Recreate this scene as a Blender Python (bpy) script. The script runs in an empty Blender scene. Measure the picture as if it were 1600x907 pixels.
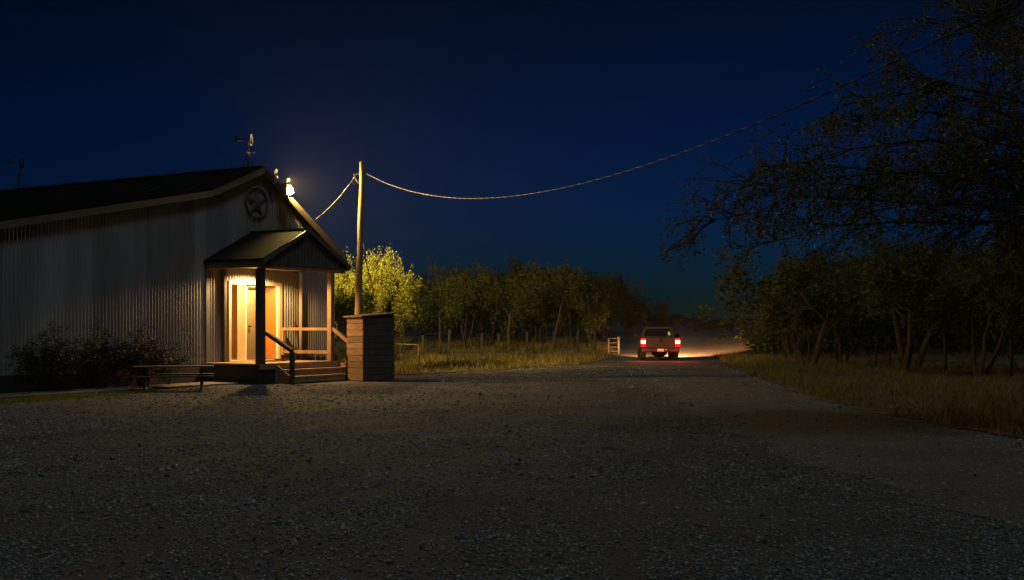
import bpy, math, random
import numpy as np
from mathutils import Vector, Matrix

# ------------------------------------------------------------------ camera, sky, moon, exposure
scene = bpy.context.scene
C = scene.collection
R = math.radians
cam_data = bpy.data.cameras.new('camera'); cam = bpy.data.objects.new('camera', cam_data); C.objects.link(cam)
cam.location = (0, 0, 1.6); cam.rotation_euler = (R(90), 0, 0)
cam_data.sensor_width = 36.0; cam_data.lens = 39.9; cam_data.shift_y = 0.0359
cam_data.clip_start = 0.1; cam_data.clip_end = 3000
scene.camera = cam
scene.render.engine = 'CYCLES'
scene.cycles.use_denoising = True
scene.cycles.max_bounces = 6
scene.cycles.sample_clamp_indirect = 3.0
scene.view_settings.view_transform = 'Standard'; scene.view_settings.look = 'None'
scene.view_settings.exposure = 0.0; scene.view_settings.gamma = 1.0
scene.view_settings.use_curve_mapping = False

MOON_EL, MOON_AZ = 52.0, 152.0       # a faint moon behind the camera, azimuth clockwise from +Y
world = bpy.data.worlds.new('World'); scene.world = world; world.use_nodes = True
wn, wl = world.node_tree.nodes, world.node_tree.links
wn.clear()
w_out = wn.new('ShaderNodeOutputWorld'); w_bg = wn.new('ShaderNodeBackground')
sky = wn.new('ShaderNodeTexSky'); sky.sky_type = 'NISHITA'; sky.sun_disc = False
sky.sun_elevation = R(-3.0); sky.sun_rotation = R(20); sky.altitude = 200
sky.air_density = 1.0; sky.dust_density = 0.0; sky.ozone_density = 6.0
tint = wn.new('ShaderNodeMix'); tint.data_type = 'RGBA'; tint.blend_type = 'MULTIPLY'; tint.inputs[0].default_value = 1.0
w_tc = wn.new('ShaderNodeTexCoord'); w_sep = wn.new('ShaderNodeSeparateXYZ'); w_rp = wn.new('ShaderNodeValToRGB')   # deep blue night air, paler low down
wl.new(w_tc.outputs['Generated'], w_sep.inputs[0]); wl.new(w_sep.outputs[2], w_rp.inputs[0])
els = w_rp.color_ramp.elements
els[0].position = 0.0; els[0].color = (0.010, 0.68, 0.90, 1); els[1].position = 1.0; els[1].color = (0.004, 0.36, 0.24, 1)
for p_, c_ in ((0.07, (0.010, 0.72, 0.80, 1)), (0.28, (0.006, 0.42, 0.30, 1))):
    e_ = els.new(p_); e_.color = c_
wl.new(sky.outputs[0], tint.inputs[6]); wl.new(w_rp.outputs[0], tint.inputs[7]); wl.new(tint.outputs[2], w_bg.inputs[0])
w_bg.inputs[1].default_value = 0.285
wl.new(w_bg.outputs[0], w_out.inputs[0])

moon_data = bpy.data.lights.new('moon', 'SUN'); moon_data.energy = 0.33; moon_data.angle = R(16.0)
moon_data.color = (0.76, 0.90, 1.0)
moon = bpy.data.objects.new('moon', moon_data); C.objects.link(moon)
_az, _el = R(MOON_AZ), R(MOON_EL)
_md = Vector((math.sin(_az) * math.cos(_el), math.cos(_az) * math.cos(_el), math.sin(_el)))
moon.rotation_euler = (-_md).to_track_quat('-Z', 'Y').to_euler()

YARD_L, PORCH_W, ROOM_W, HEAD_W, TAIL_W = 6000.0, 950.0, 165.0, 20000.0, 30.0
FILL_W = 15000.0  # power of the added fill beam beside the yard lamp
YARD_COL, PORCH_COL = (1.0, 0.68, 0.20), (1.0, 0.56, 0.19)

# ------------------------------------------------------------------ helpers
F, CY = 1774.0, 511.0
def gpt(px, py):
    "ground point seen at a photo pixel"
    y = 1.6 * F / (py - CY)
    return ((px - 800) / F * y, y)
def at_depth(px, y):
    return (px - 800) / F * y

def mesh_np(name, v, quads=None, tris=None):
    v = np.asarray(v, np.float32).reshape(-1, 3)
    m = bpy.data.meshes.new(name)
    idx, st, n = [], [], 0
    if quads is not None and len(quads):
        q = np.asarray(quads, np.int32).reshape(-1, 4); idx.append(q.ravel()); st.append(np.arange(len(q)) * 4); n = len(q) * 4
    if tris is not None and len(tris):
        t = np.asarray(tris, np.int32).reshape(-1, 3); idx.append(t.ravel()); st.append(n + np.arange(len(t)) * 3)
    idx = np.concatenate(idx).astype(np.int32); st = np.concatenate(st).astype(np.int32)
    m.vertices.add(len(v)); m.vertices.foreach_set('co', v.ravel())
    m.loops.add(len(idx)); m.loops.foreach_set('vertex_index', idx)
    m.polygons.add(len(st)); m.polygons.foreach_set('loop_start', st)
    m.update(calc_edges=True); m.validate()
    return m

class MB:
    def __init__(self): self.v, self.f = [], []
    def add(self, vs, fs):
        o = len(self.v); self.v += [tuple(p) for p in vs]; self.f += [tuple(i + o for i in f) for f in fs]
        return self
    def hexa(self, p):
        return self.add(p, [(0, 3, 2, 1), (4, 5, 6, 7), (0, 1, 5, 4), (1, 2, 6, 5), (2, 3, 7, 6), (3, 0, 4, 7)])
    def box(self, x0, x1, y0, y1, z0, z1):
        return self.hexa([(x0, y0, z0), (x1, y0, z0), (x1, y1, z0), (x0, y1, z0), (x0, y0, z1), (x1, y0, z1), (x1, y1, z1), (x0, y1, z1)])
    def bar(self, a, b, w, h, up=(0, 0, 1)):
        a, b = Vector(a), Vector(b); d = (b - a).normalized(); u = Vector(up)
        s = d.cross(u)
        if s.length < 1e-4: s = d.cross(Vector((1, 0, 0)))
        s.normalize(); u = s.cross(d).normalized(); s = s * w / 2; u = u * h / 2
        return self.hexa([a - s - u, a + s - u, b + s - u, b - s - u, a - s + u, a + s + u, b + s + u, b - s + u])
    def tube(self, pts, rad, n=8, cap=True):
        pts = [Vector(p) for p in pts]; rad = rad if isinstance(rad, (list, tuple)) else [rad] * len(pts)
        o = len(self.v); ref = None
        for i, p in enumerate(pts):
            d = (pts[min(i + 1, len(pts) - 1)] - pts[max(i - 1, 0)])
            d = d.normalized() if d.length > 1e-9 else Vector((0, 0, 1))
            if ref is None: ref = Vector((1, 0, 0)) if abs(d.x) < 0.8 else Vector((0, 1, 0))
            s = (ref - d * ref.dot(d)).normalized(); t = d.cross(s); ref = s
            for k in range(n):
                a = 2 * math.pi * k / n
                self.v.append(tuple(p + (s * math.cos(a) + t * math.sin(a)) * rad[i]))
        for i in range(len(pts) - 1):
            for k in range(n):
                k2 = (k + 1) % n
                self.f.append((o + i * n + k, o + i * n + k2, o + (i + 1) * n + k2, o + (i + 1) * n + k))
        if cap:
            self.f.append(tuple(o + k for k in reversed(range(n)))); e = o + (len(pts) - 1) * n
            self.f.append(tuple(e + k for k in range(n)))
        return self
    def lathe(self, prof, n=16, c=(0, 0, 0), axis='z'):
        o = len(self.v)
        for r, h in prof:
            for k in range(n):
                a = 2 * math.pi * k / n; x, y = r * math.cos(a), r * math.sin(a)
                p = (x, y, h) if axis == 'z' else ((h, x, y) if axis == 'x' else (x, h, y))
                self.v.append((c[0] + p[0], c[1] + p[1], c[2] + p[2]))
        for i in range(len(prof) - 1):
            for k in range(n):
                k2 = (k + 1) % n; self.f.append((o + i * n + k, o + i * n + k2, o + (i + 1) * n + k2, o + (i + 1) * n + k))
        self.f.append(tuple(o + k for k in reversed(range(n)))); e = o + (len(prof) - 1) * n
        self.f.append(tuple(e + k for k in range(n)))
        return self
    def prism(self, poly, y0, y1):
        "polygon in the xz plane pushed along y"
        n = len(poly); o = len(self.v)
        self.v += [(x, y0, z) for x, z in poly] + [(x, y1, z) for x, z in poly]
        self.f.append(tuple(o + i for i in range(n))); self.f.append(tuple(o + n + i for i in reversed(range(n))))
        for i in range(n):
            j = (i + 1) % n; self.f.append((o + j, o + i, o + n + i, o + n + j))
        return self
    def build(self, name, m, parent=None, smooth=False, bevel=0.0):
        me = bpy.data.meshes.new(name); me.from_pydata(self.v, [], self.f); me.update()
        import bmesh as _b
        bm = _b.new(); bm.from_mesh(me); _b.ops.recalc_face_normals(bm, faces=bm.faces)
        if bevel: _b.ops.bevel(bm, geom=[e for e in bm.edges], offset=bevel, segments=1, affect='EDGES', clamp_overlap=True)
        bm.to_mesh(me); bm.free()
        if smooth: me.polygons.foreach_set('use_smooth', [True] * len(me.polygons))
        return link(name, me, m, parent)

def link(name, me, m, parent=None):
    o = bpy.data.objects.new(name, me); C.objects.link(o)
    if m is not None and not me.materials: me.materials.append(m)
    if parent is not None: o.parent = parent
    return o
def tag(o, label=None, cat=None, group=None, kind=None):
    if label: o['label'] = label
    if cat: o['category'] = cat
    if group: o['group'] = group
    if kind: o['kind'] = kind
    return o
def empty(name, loc=(0, 0, 0), rz=0.0):
    o = bpy.data.objects.new(name, None); C.objects.link(o); o.location = loc; o.rotation_euler = (0, 0, rz); o.empty_display_size = 0.2
    return o
def copy_tree(o, parent=None):
    c = o.copy(); C.objects.link(c); c.parent = parent
    for ch in list(o.children): copy_tree(ch, c)
    return c

# ------------------------------------------------------------------ materials
MAT = {}
def mat(name, col, rough=0.7, metal=0.0, var=0.25, scale=6.0, bump=0.0, bscale=None, col2=None, island=0.0,
        emit=None, estr=0.0, stretch=(1, 1, 1), spec=0.5, trans=0.0, coords='Object', objrand=0.0):
    if name in MAT: return MAT[name]
    m = bpy.data.materials.new(name); m.use_nodes = True; N, L = m.node_tree.nodes, m.node_tree.links
    b = N['Principled BSDF']; b.inputs['Roughness'].default_value = rough; b.inputs['Metallic'].default_value = metal
    b.inputs['Specular IOR Level'].default_value = spec
    tc = N.new('ShaderNodeTexCoord'); mp = N.new('ShaderNodeMapping'); mp.inputs['Scale'].default_value = stretch
    L.new(tc.outputs[coords], mp.inputs[0])
    nz = N.new('ShaderNodeTexNoise'); nz.inputs['Scale'].default_value = scale; nz.inputs['Detail'].default_value = 6
    nz.inputs['Roughness'].default_value = 0.65
    L.new(mp.outputs[0], nz.inputs['Vector'])
    rp = N.new('ShaderNodeValToRGB')
    c2 = col2 if col2 else tuple(c * (1 - var) for c in col); c1 = col if col2 else tuple(min(1, c * (1 + var * 0.5)) for c in col)
    rp.color_ramp.elements[0].position = 0.3; rp.color_ramp.elements[1].position = 0.7
    rp.color_ramp.elements[0].color = (*c2, 1); rp.color_ramp.elements[1].color = (*c1, 1)
    L.new(nz.outputs['Fac'], rp.inputs[0]); out = rp.outputs[0]
    if island > 0:
        g = N.new('ShaderNodeNewGeometry'); mr = N.new('ShaderNodeMapRange')
        mr.inputs[3].default_value = 1 - island; mr.inputs[4].default_value = 1 + island
        L.new(g.outputs['Random Per Island'], mr.inputs[0])
        mx = N.new('ShaderNodeVectorMath'); mx.operation = 'SCALE'
        L.new(out, mx.inputs[0]); L.new(mr.outputs[0], mx.inputs['Scale']); out = mx.outputs[0]
    if objrand:
        oi = N.new('ShaderNodeObjectInfo'); mo = N.new('ShaderNodeMapRange'); mo.inputs[3].default_value = 1 - objrand; mo.inputs[4].default_value = 1 + objrand
        L.new(oi.outputs['Random'], mo.inputs[0]); mv = N.new('ShaderNodeVectorMath'); mv.operation = 'SCALE'
        L.new(out, mv.inputs[0]); L.new(mo.outputs[0], mv.inputs['Scale']); out = mv.outputs[0]
    L.new(out, b.inputs['Base Color'])
    if bump:
        n2 = N.new('ShaderNodeTexNoise'); n2.inputs['Scale'].default_value = bscale or scale * 4; n2.inputs['Detail'].default_value = 8
        L.new(mp.outputs[0], n2.inputs['Vector'])
        bp = N.new('ShaderNodeBump'); bp.inputs['Strength'].default_value = 1.0; bp.inputs['Distance'].default_value = bump
        L.new(n2.outputs['Fac'], bp.inputs['Height']); L.new(bp.outputs[0], b.inputs['Normal'])
    if emit:
        b.inputs['Emission Color'].default_value = (*emit, 1); b.inputs['Emission Strength'].default_value = estr
    if trans:
        t = N.new('ShaderNodeBsdfTranslucent'); L.new(out, t.inputs[0]); mix = N.new('ShaderNodeMixShader'); mix.inputs[0].default_value = trans
        L.new(b.outputs[0], mix.inputs[1]); L.new(t.outputs[0], mix.inputs[2])
        L.new(mix.outputs[0], N['Material Output'].inputs[0])
    MAT[name] = m
    return m

M_ground = mat('gravel_ground', (0.085, 0.084, 0.082), 0.95, var=0.5, scale=0.55, bump=0.03, bscale=22, coords='Object')
M_stone = mat('gravel_stone', (0.24, 0.24, 0.238), 0.7, var=0.3, scale=1.1, island=0.75, spec=0.4)
M_dirt = mat('road_dirt', (0.115, 0.108, 0.092), 0.95, var=0.35, scale=0.8, bump=0.03, bscale=10)
M_soil = mat('verge_soil', (0.13, 0.105, 0.06), 0.95, var=0.5, scale=1.5, bump=0.05, bscale=9)
M_dry = mat('dry_grass', (0.29, 0.21, 0.065), 0.8, col2=(0.15, 0.14, 0.035), scale=0.35, island=0.4, trans=0.3, spec=0.2)
M_lawn = mat('lawn_grass', (0.26, 0.25, 0.035), 0.8, col2=(0.16, 0.17, 0.025), scale=2.0, island=0.4, trans=0.3, spec=0.2)
M_galv = mat('galvanised_sheet', (0.28, 0.278, 0.275), 0.42, metal=0.35, var=0.3, scale=1.3, stretch=(1, 1, 0.15), bump=0.002, bscale=30, objrand=0.16)
M_roof = mat('roof_metal', (0.011, 0.012, 0.012), 0.95, spec=0.06, metal=0.0, var=0.3, scale=1.0)
M_gable = mat('porch_gable_metal', (0.10, 0.10, 0.10), 0.5, metal=0.3, var=0.3, scale=3)
M_fascia = mat('fascia_trim', (0.13, 0.115, 0.08), 0.6, var=0.3, scale=3)
M_rake = mat('ochre_rake', (0.055, 0.04, 0.02), 0.7, var=0.35, scale=4)
M_fascia_d = mat('porch_fascia', (0.085, 0.088, 0.09), 0.6, var=0.25, scale=4)
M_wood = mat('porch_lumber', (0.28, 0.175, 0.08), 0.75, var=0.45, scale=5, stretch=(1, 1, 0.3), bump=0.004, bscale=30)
M_wood_d = mat('dark_and_shaded_lumber', (0.055, 0.046, 0.032), 0.8, var=0.4, scale=5, stretch=(1, 1, 0.2), bump=0.004, bscale=30)  # dark lumber, also carries the shade of the left front post
M_deck = mat('deck_board', (0.30, 0.20, 0.11), 0.75, var=0.4, scale=4, bump=0.003, bscale=25)
M_skirt = mat('dark_skirting', (0.025, 0.023, 0.02), 0.85, var=0.3, scale=4)
M_cream = mat('cream_paint', (0.82, 0.74, 0.52), 0.6, var=0.1, scale=2)
M_trim = mat('door_trim', (0.55, 0.45, 0.30), 0.55, var=0.15, scale=4)
M_leaf_door = mat('tan_door_paint', (0.20, 0.155, 0.09), 0.5, var=0.12, scale=2)
M_orange = mat('orange_stained_wood', (0.38, 0.14, 0.012), 0.5, var=0.12, scale=3, stretch=(1, 1, 0.15))
M_tan = mat('room_panelling', (0.62, 0.34, 0.09), 0.6, var=0.25, scale=3, stretch=(1, 1, 0.1))
M_dark = mat('dark_metal', (0.03, 0.028, 0.022), 0.5, metal=0.6, var=0.3, scale=8)
M_rust = mat('rusted_iron', (0.13, 0.095, 0.065), 0.8, metal=0.2, var=0.5, scale=9)
M_vane = mat('blackened_iron', (0.045, 0.038, 0.028), 0.8, var=0.4, scale=9)
M_brass = mat('dark_bronze', (0.10, 0.07, 0.035), 0.4, metal=0.8, var=0.2)
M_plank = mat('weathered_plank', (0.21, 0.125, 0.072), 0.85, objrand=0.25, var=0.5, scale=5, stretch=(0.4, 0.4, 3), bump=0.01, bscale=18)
M_plank_shade = mat('shaded_plank', (0.085, 0.07, 0.06), 0.85, var=0.4, scale=4, bump=0.006, bscale=16)  # plank colour darkened to stand for the shed's unlit faces
M_pole = mat('pole_timber', (0.27, 0.19, 0.10), 0.85, var=0.5, scale=8, stretch=(1, 1, 0.08), bump=0.01, bscale=30)
M_bark = mat('mesquite_bark', (0.08, 0.06, 0.037), 0.9, var=0.5, scale=7, stretch=(1, 1, 0.4), bump=0.02, bscale=20)
M_leaf = mat('mesquite_leaf', (0.105, 0.115, 0.022), 0.65, col2=(0.065, 0.075, 0.016), scale=1.2, island=0.45, trans=0.35, spec=0.25)
M_leaf_n = mat('near_leaf', (0.17, 0.165, 0.04), 0.6, col2=(0.10, 0.11, 0.028), scale=1.2, island=0.5, trans=0.25, spec=0.3)
M_leaf_dim = mat('dimmed_leaf', (0.06, 0.066, 0.018), 0.7, col2=(0.04, 0.045, 0.014), scale=1.2, island=0.45, trans=0.3, spec=0.2)  # mesquite leaf darkened, dim light of the back trees put into the colour
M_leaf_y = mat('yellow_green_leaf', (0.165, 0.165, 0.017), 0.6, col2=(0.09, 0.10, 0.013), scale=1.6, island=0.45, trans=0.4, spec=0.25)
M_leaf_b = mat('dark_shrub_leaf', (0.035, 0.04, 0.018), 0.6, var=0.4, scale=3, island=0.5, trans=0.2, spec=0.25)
M_wire = mat('bare_wire', (0.45, 0.38, 0.24), 0.4, metal=0.6, var=0.1)
M_cable = mat('black_cable', (0.02, 0.02, 0.02), 0.6, var=0.1)
M_post = mat('fence_post_wood', (0.05, 0.038, 0.026), 0.9, var=0.5, scale=8, bump=0.01, bscale=30)
M_post_l = mat('pale_pipe', (0.19, 0.155, 0.11), 0.6, var=0.25, scale=8)
M_conc = mat('walk_concrete', (0.22, 0.20, 0.17), 0.9, var=0.35, scale=3, bump=0.006, bscale=30)

# ------------------------------------------------------------------ terrain
ORD = ['first', 'second', 'third', 'fourth', 'fifth', 'sixth', 'seventh', 'eighth', 'ninth', 'tenth', 'eleventh', 'twelfth', 'thirteenth', 'fourteenth', 'fifteenth']
def sm(a, b, x):
    t = np.clip((x - a) / (b - a), 0, 1); return t * t * (3 - 2 * t)
ROAD = [(7.2, -4), (6.6, 3), (5.75, 9), (5.15, 14), (5.05, 20), (5.4, 28), (6.0, 36), (6.5, 44), (6.9, 52), (7.6, 60), (9.0, 70), (11.2, 82), (14.2, 96), (18.5, 114), (25, 136), (34, 160)]
_ry = np.array([p[1] for p in ROAD], float); _rx = np.array([p[0] for p in ROAD], float)
def road_x(y): return np.interp(y, _ry, _rx)
def H(x, y):
    x = np.asarray(x, float); y = np.asarray(y, float)
    h = 0.022 * np.clip(y - 56, 0, 34) * sm(56, 66, y)
    h = h + 3.2 * sm(170, 420, y)
    off = x - road_x(np.clip(y, 0, 160))
    h = h + 0.9 * sm(3.2, 12, off) * sm(50, 72, y)                 # bank to the right of the road
    h = h + 0.25 * sm(2.2, 6.0, -off) * sm(56, 66, y)
    h = h + 0.012 * np.sin(x * 1.1 + 0.4 * y) + 0.010 * np.sin(y * 0.9 - 0.5 * x + 1.0) + 0.012 * np.sin(0.45 * x + 0.3 * y)
    near_barn = sm(10, 5, np.hypot(x + 7.5, (y - 33) * 0.8))
    return h * (1 - 0.9 * near_barn)
def axis(fine0, fine1, step, lo, hi):
    a = list(np.arange(fine0, fine1 + 1e-6, step)); s = step; p = fine1
    while p < hi: s *= 1.25; p += s; a.append(p)
    s = step; p = fine0; b = []
    while p > lo: s *= 1.25; p -= s; b.append(p)
    return np.array(b[::-1] + a)
gx = axis(-24, 34, 0.5, -700, 700); gy = axis(-2, 100, 0.5, -60, 1100)
XX, YY = np.meshgrid(gx, gy); ZZ = H(XX, YY)
nx, ny = len(gx), len(gy)
ii = (np.arange(ny - 1)[:, None] * nx + np.arange(nx - 1)[None, :]).ravel()
gm = mesh_np('ground', np.stack([XX, YY, ZZ], -1).reshape(-1, 3), np.stack([ii, ii + 1, ii + nx + 1, ii + nx], -1))
gm.polygons.foreach_set('use_smooth', [True] * len(gm.polygons))
ground = link('ground', gm, M_ground); tag(ground, 'grey gravel yard stretching from the barn to the road', 'ground', kind='structure')

rand_edge = np.random.default_rng(44)
def strip(name, left, right, m, dz, step=0.5, cols=10):
    "a sheet between two edge curves given as (x, y) lists sampled by y"
    ly = np.array(left, float); ry = np.array(right, float)
    y0 = max(ly[0, 1], ry[0, 1]); y1 = min(ly[-1, 1], ry[-1, 1])
    ys = np.arange(y0, y1 + 1e-6, step); a = np.interp(ys, ly[:, 1], ly[:, 0]); b = np.interp(ys, ry[:, 1], ry[:, 0])
    a = a + 0.13 * np.sin(ys * 1.7) + 0.08 * np.sin(ys * 4.1 + 1); b = b + 0.13 * np.sin(ys * 1.9 + 2) + 0.07 * np.sin(ys * 3.7)
    a = a + rand_edge.normal(0, 0.05, len(ys)); b = b + rand_edge.normal(0, 0.05, len(ys))
    t = np.linspace(0, 1, cols + 1)
    X = a[:, None] * (1 - t) + b[:, None] * t; Y = np.repeat(ys[:, None], cols + 1, 1); Z = H(X, Y) + dz
    n = cols + 1; k = (np.arange(len(ys) - 1)[:, None] * n + np.arange(cols)[None, :]).ravel()
    me = mesh_np(name, np.stack([X, Y, Z], -1).reshape(-1, 3), np.stack([k, k + 1, k + n + 1, k + n], -1))
    me.polygons.foreach_set('use_smooth', [True] * len(me.polygons))
    return link(name, me, m)
hw = lambda y: 1.75 + 0.012 * max(0, y - 50)
road = strip('dirt_road', [(x - hw(y), y) for x, y in ROAD], [(x + hw(y), y) for x, y in ROAD], M_dirt, 0.006, step=0.25)
tag(road, 'bare dirt track curving away past the pickup', 'road', kind='structure')
RV = [(8.9, -2), (8.2, 6), (7.55, 12), (7.05, 16.5), (6.75, 20), (6.85, 24.5), (7.35, 32.5), (8.6, 44), (9.9, 54), (11.2, 64), (12.6, 74), (15.4, 90), (17.6, 100)]
rv = strip('right_verge', RV, [(x + 26, y) for x, y in RV], M_soil, 0.02, cols=30); tag(rv, 'dry grassy ground to the right of the track', 'verge', kind='structure')
# left verge: its near edge runs diagonally, so it is sampled by x
LV = [(-5.6, 37.2), (-3.6, 37.6), (-2.2, 39.4), (0.0, 42.8), (2.1, 46.5), (3.6, 51), (4.9, 57), (5.6, 64)]
def lv_edge(x): return np.interp(x, [p[0] for p in LV], [p[1] for p in LV])
xs = np.arange(-18, 5.61, 0.3); rows = np.linspace(0, 1, 60)
X = np.repeat(xs[:, None], 60, 1); E0 = (lv_edge(xs) + 0.15 * np.sin(xs * 3.1))[:, None]
Y = E0 + (110 - E0) * rows[None, :] ** 1.5; Z = H(X, Y) + 0.02
k = (np.arange(len(xs) - 1)[:, None] * 60 + np.arange(59)[None, :]).ravel()
lv = link('left_verge', mesh_np('left_verge', np.stack([X, Y, Z], -1).reshape(-1, 3), np.stack([k, k + 60, k + 61, k + 1], -1)), M_soil)
tag(lv, 'dry grassy ground under the grove left of the track', 'verge', kind='structure')

# ------------------------------------------------------------------ barn (local x along the front wall, -y out of it)
BO = (-12.12, 26.88, 0.0); BRZ = math.atan2(0.865, 0.502)
barn = empty('metal_barn', BO, BRZ)
tag(barn, 'long corrugated metal barn with gabled porch and lit open doorway', 'barn')
BM = Matrix.Translation(BO) @ Matrix.Rotation(BRZ, 4, 'Z')
def bw(x, y, z): return BM @ Vector((x, y, z))

PROF = [(-7.0, 2.55), (0.0, 4.02), (6.7, 5.46), (8.83, 6.36), (12.45, 4.08)]
def ztop(x): return float(np.interp(x, [p[0] for p in PROF], [p[1] for p in PROF]))
def corr(x0, x1, zb, zt, y0, pitch=0.11, amp=0.024, per=8):
    "one corrugated sheet, profile along x"
    n = max(2, int(round((x1 - x0) / pitch * per))); xs = np.linspace(x0, x1, n + 1)
    mb = MB(); vs = []
    for x in xs:
        y = y0 - amp * math.cos(2 * math.pi * x / pitch) + 0.004 * math.sin(5.3 * x + 40 * y0)
        vs += [(x, y, zb(x) if callable(zb) else zb), (x, y, zt(x) if callable(zt) else zt)]
    fs = [(2 * i, 2 * i + 2, 2 * i + 3, 2 * i + 1) for i in range(n)]
    mb.add(vs, fs); return mb
def flat_shade_corr(mb, name, m, parent):
    me = bpy.data.meshes.new(name); me.from_pydata(mb.v, [], mb.f); me.polygons.foreach_set('use_smooth', [True] * len(me.polygons)); me.update()
    return link(name, me, m, parent)
DX0, DX1, DZ0, DZ1 = 7.50, 9.80, 0.60, 2.86          # door opening with its frame
edges = [-7 + 0.88 * i for i in range(40)]
edges = sorted(set([round(e, 3) for e in edges if e < 6.5] + [6.58, DX0, 8.27, 9.04, DX1, 10.68, 11.56, 12.4]))
rng = random.Random(3)
for a, b in zip(edges[:-1], edges[1:]):
    over = DX0 - 0.01 <= a and b <= DX1 + 0.01
    zb = DZ1 if over else 0.10
    flat_shade_corr(corr(a, b + 0.012, zb, lambda x: ztop(x) - 0.03, rng.uniform(-0.006, 0.006)), 'wall_sheet', M_galv, barn)
# side walls, back wall and inner lining that keep the barn closed
DEP = 17.0
flat_shade_corr(corr(0, DEP, 0.1, 4.05, 0, pitch=0.22, per=4), 'end_wall', M_galv, barn).matrix_local = Matrix.Translation((12.4, 0, 0)) @ Matrix.Rotation(R(90), 4, 'Z')
flat_shade_corr(corr(0, DEP, 0.1, 2.5, 0, pitch=0.22, per=4), 'end_wall', M_galv, barn).matrix_local = Matrix.Translation((-7.0, 0, 0)) @ Matrix.Rotation(R(90), 4, 'Z')
MB().prism([(p[0], p[1] - 0.05) for p in PROF] + [(12.4, 0.1), (-7, 0.1)], DEP - 0.05, DEP).build('back_wall', M_galv, barn)
MB().box(-7.0, 6.55, -0.05, -0.016, 0.0, 0.44).build('wall_skirt', M_skirt, barn)
MB().box(9.95, 12.4, -0.05, -0.016, 0.0, 0.34).build('wall_skirt', M_skirt, barn)
MB().box(6.57, 6.71, -0.075, -0.013, 0.1, 3.40).build('corner_trim', M_fascia_d, barn)
MB().tube([(10.66, -0.065, 0.1), (10.66, -0.065, 3.6), (10.66, 0.0, 3.75)], 0.06, 12).build('downspout', M_trim, barn, smooth=True)
# roof slabs with standing seams, one per slope
OV = 0.20
def slope(name, p, q, m, th=0.07):
    (x0, z0), (x1, z1) = p, q; mb = MB()
    d = Vector((x1 - x0, 0, z1 - z0)).normalized(); n = Vector((-d.z, 0, d.x)) * th
    mb.hexa([(x0, -OV, z0), (x1, -OV, z1), (x1, DEP, z1), (x0, DEP, z0), (x0 + n.x, -OV, z0 + n.z), (x1 + n.x, -OV, z1 + n.z), (x1 + n.x, DEP, z1 + n.z), (x0 + n.x, DEP, z0 + n.z)])
    o = mb.build(name, m, barn)
    y = -OV + 0.3; n2 = Vector((-d.z, 0, d.x)) * (th + 0.018)
    sb = MB()
    while y < DEP:
        sb.bar((x0 + n2.x, y, z0 + n2.z), (x1 + n2.x, y, z1 + n2.z), 0.03, 0.04); y += 0.6
    sb.build('roof_seam', m, o)
    return o
slope('lean_to_roof', (-7.3, 2.49), (6.7, 5.46), M_roof)
slope('roof', (6.7, 5.46), (8.83, 6.38), M_roof)
slope('roof', (8.83, 6.38), (12.78, 3.87), M_roof)
MB().bar((8.80, -OV - 0.01, 6.47), (8.80, DEP, 6.47), 0.3, 0.03).build('ridge_cap', M_fascia_d, barn)
# rake boards
def rake(p, q, m, h=0.17):
    (x0, z0), (x1, z1) = p, q
    MB().hexa([(x0, -OV - 0.035, z0 - h + 0.05), (x1, -OV - 0.035, z1 - h + 0.05), (x1, -OV - 0.003, z1 - h + 0.05), (x0, -OV - 0.003, z0 - h + 0.05),
               (x0, -OV - 0.035, z0 + 0.06), (x1, -OV - 0.035, z1 + 0.06), (x1, -OV - 0.003, z1 + 0.06), (x0, -OV - 0.003, z0 + 0.06)]).build('rake_board', m, barn)
rake((-7.3, 2.49), (6.7, 5.46), M_fascia); rake((6.703, 5.46), (8.83, 6.38), M_fascia); rake((8.833, 6.38), (12.80, 3.86), M_rake, 0.24)

# door opening: frame, closed leaf, open leaf, lit room behind
FR = -0.06
for x0, x1 in ((DX0, DX0 + 0.09), (DX1 - 0.12, DX1)):
    MB().box(x0, x1, FR, 0.12, DZ0 + 0.001, DZ1).build('door_jamb', M_trim, barn)
MB().box(DX0, DX1, FR, 0.12, DZ1 + 0.002, DZ1 + 0.10).build('door_header', M_trim, barn)
MB().box(DX0, DX1, FR - 0.04, 0.16, DZ0 - 0.03, DZ0).build('door_sill', M_trim, barn)
leafx0, leafx1 = 8.27, 9.05
door = MB().box(leafx0, leafx1, -0.03, 0.015, DZ0 + 0.012, DZ1 - 0.04).build('door', M_leaf_door, barn)
MB().lathe([(0.012, 0), (0.012, -0.04), (0.03, -0.045), (0.034, -0.07), (0.02, -0.085)], 12, (leafx0 + 0.07, -0.03, 1.62), 'y').build('door_knob', M_brass, door, True)
MB().box(leafx0 + 0.03, leafx0 + 0.33, -0.075, -0.032, DZ1 - 0.13, DZ1 - 0.07).build('door_closer', M_brass, door)
MB().bar((leafx0 + 0.05, -0.08, DZ1 - 0.08), (leafx0 - 0.02, -0.12, DZ1 + 0.03), 0.02, 0.02).build('closer_arm', M_brass, door)
MB().box(leafx0 - 0.06, leafx0 - 0.004, -0.02, 0.30, DZ0 + 0.002, DZ1 - 0.003).build('door_jamb', M_cream, barn)      # thick bright return beside the left opening
door2 = MB().box(9.58, 9.63, 0.03, 0.80, DZ0 + 0.02, DZ1 - 0.06).build('door', M_orange, barn); tag(door2, 'orange stained door leaf swung open inwards')
MB().lathe([(0.012, 0), (0.012, -0.04), (0.03, -0.045), (0.034, -0.07), (0.02, -0.085)], 12, (9.58, 0.50, 1.60), 'x').build('door_knob', M_brass, door2, True)
MB().box(DX1 - 0.19, DX1 - 0.122, -0.045, 0.03, DZ0 + 0.002, DZ1 - 0.003).build('door_jamb', M_cream, barn)
room = MB()
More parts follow.
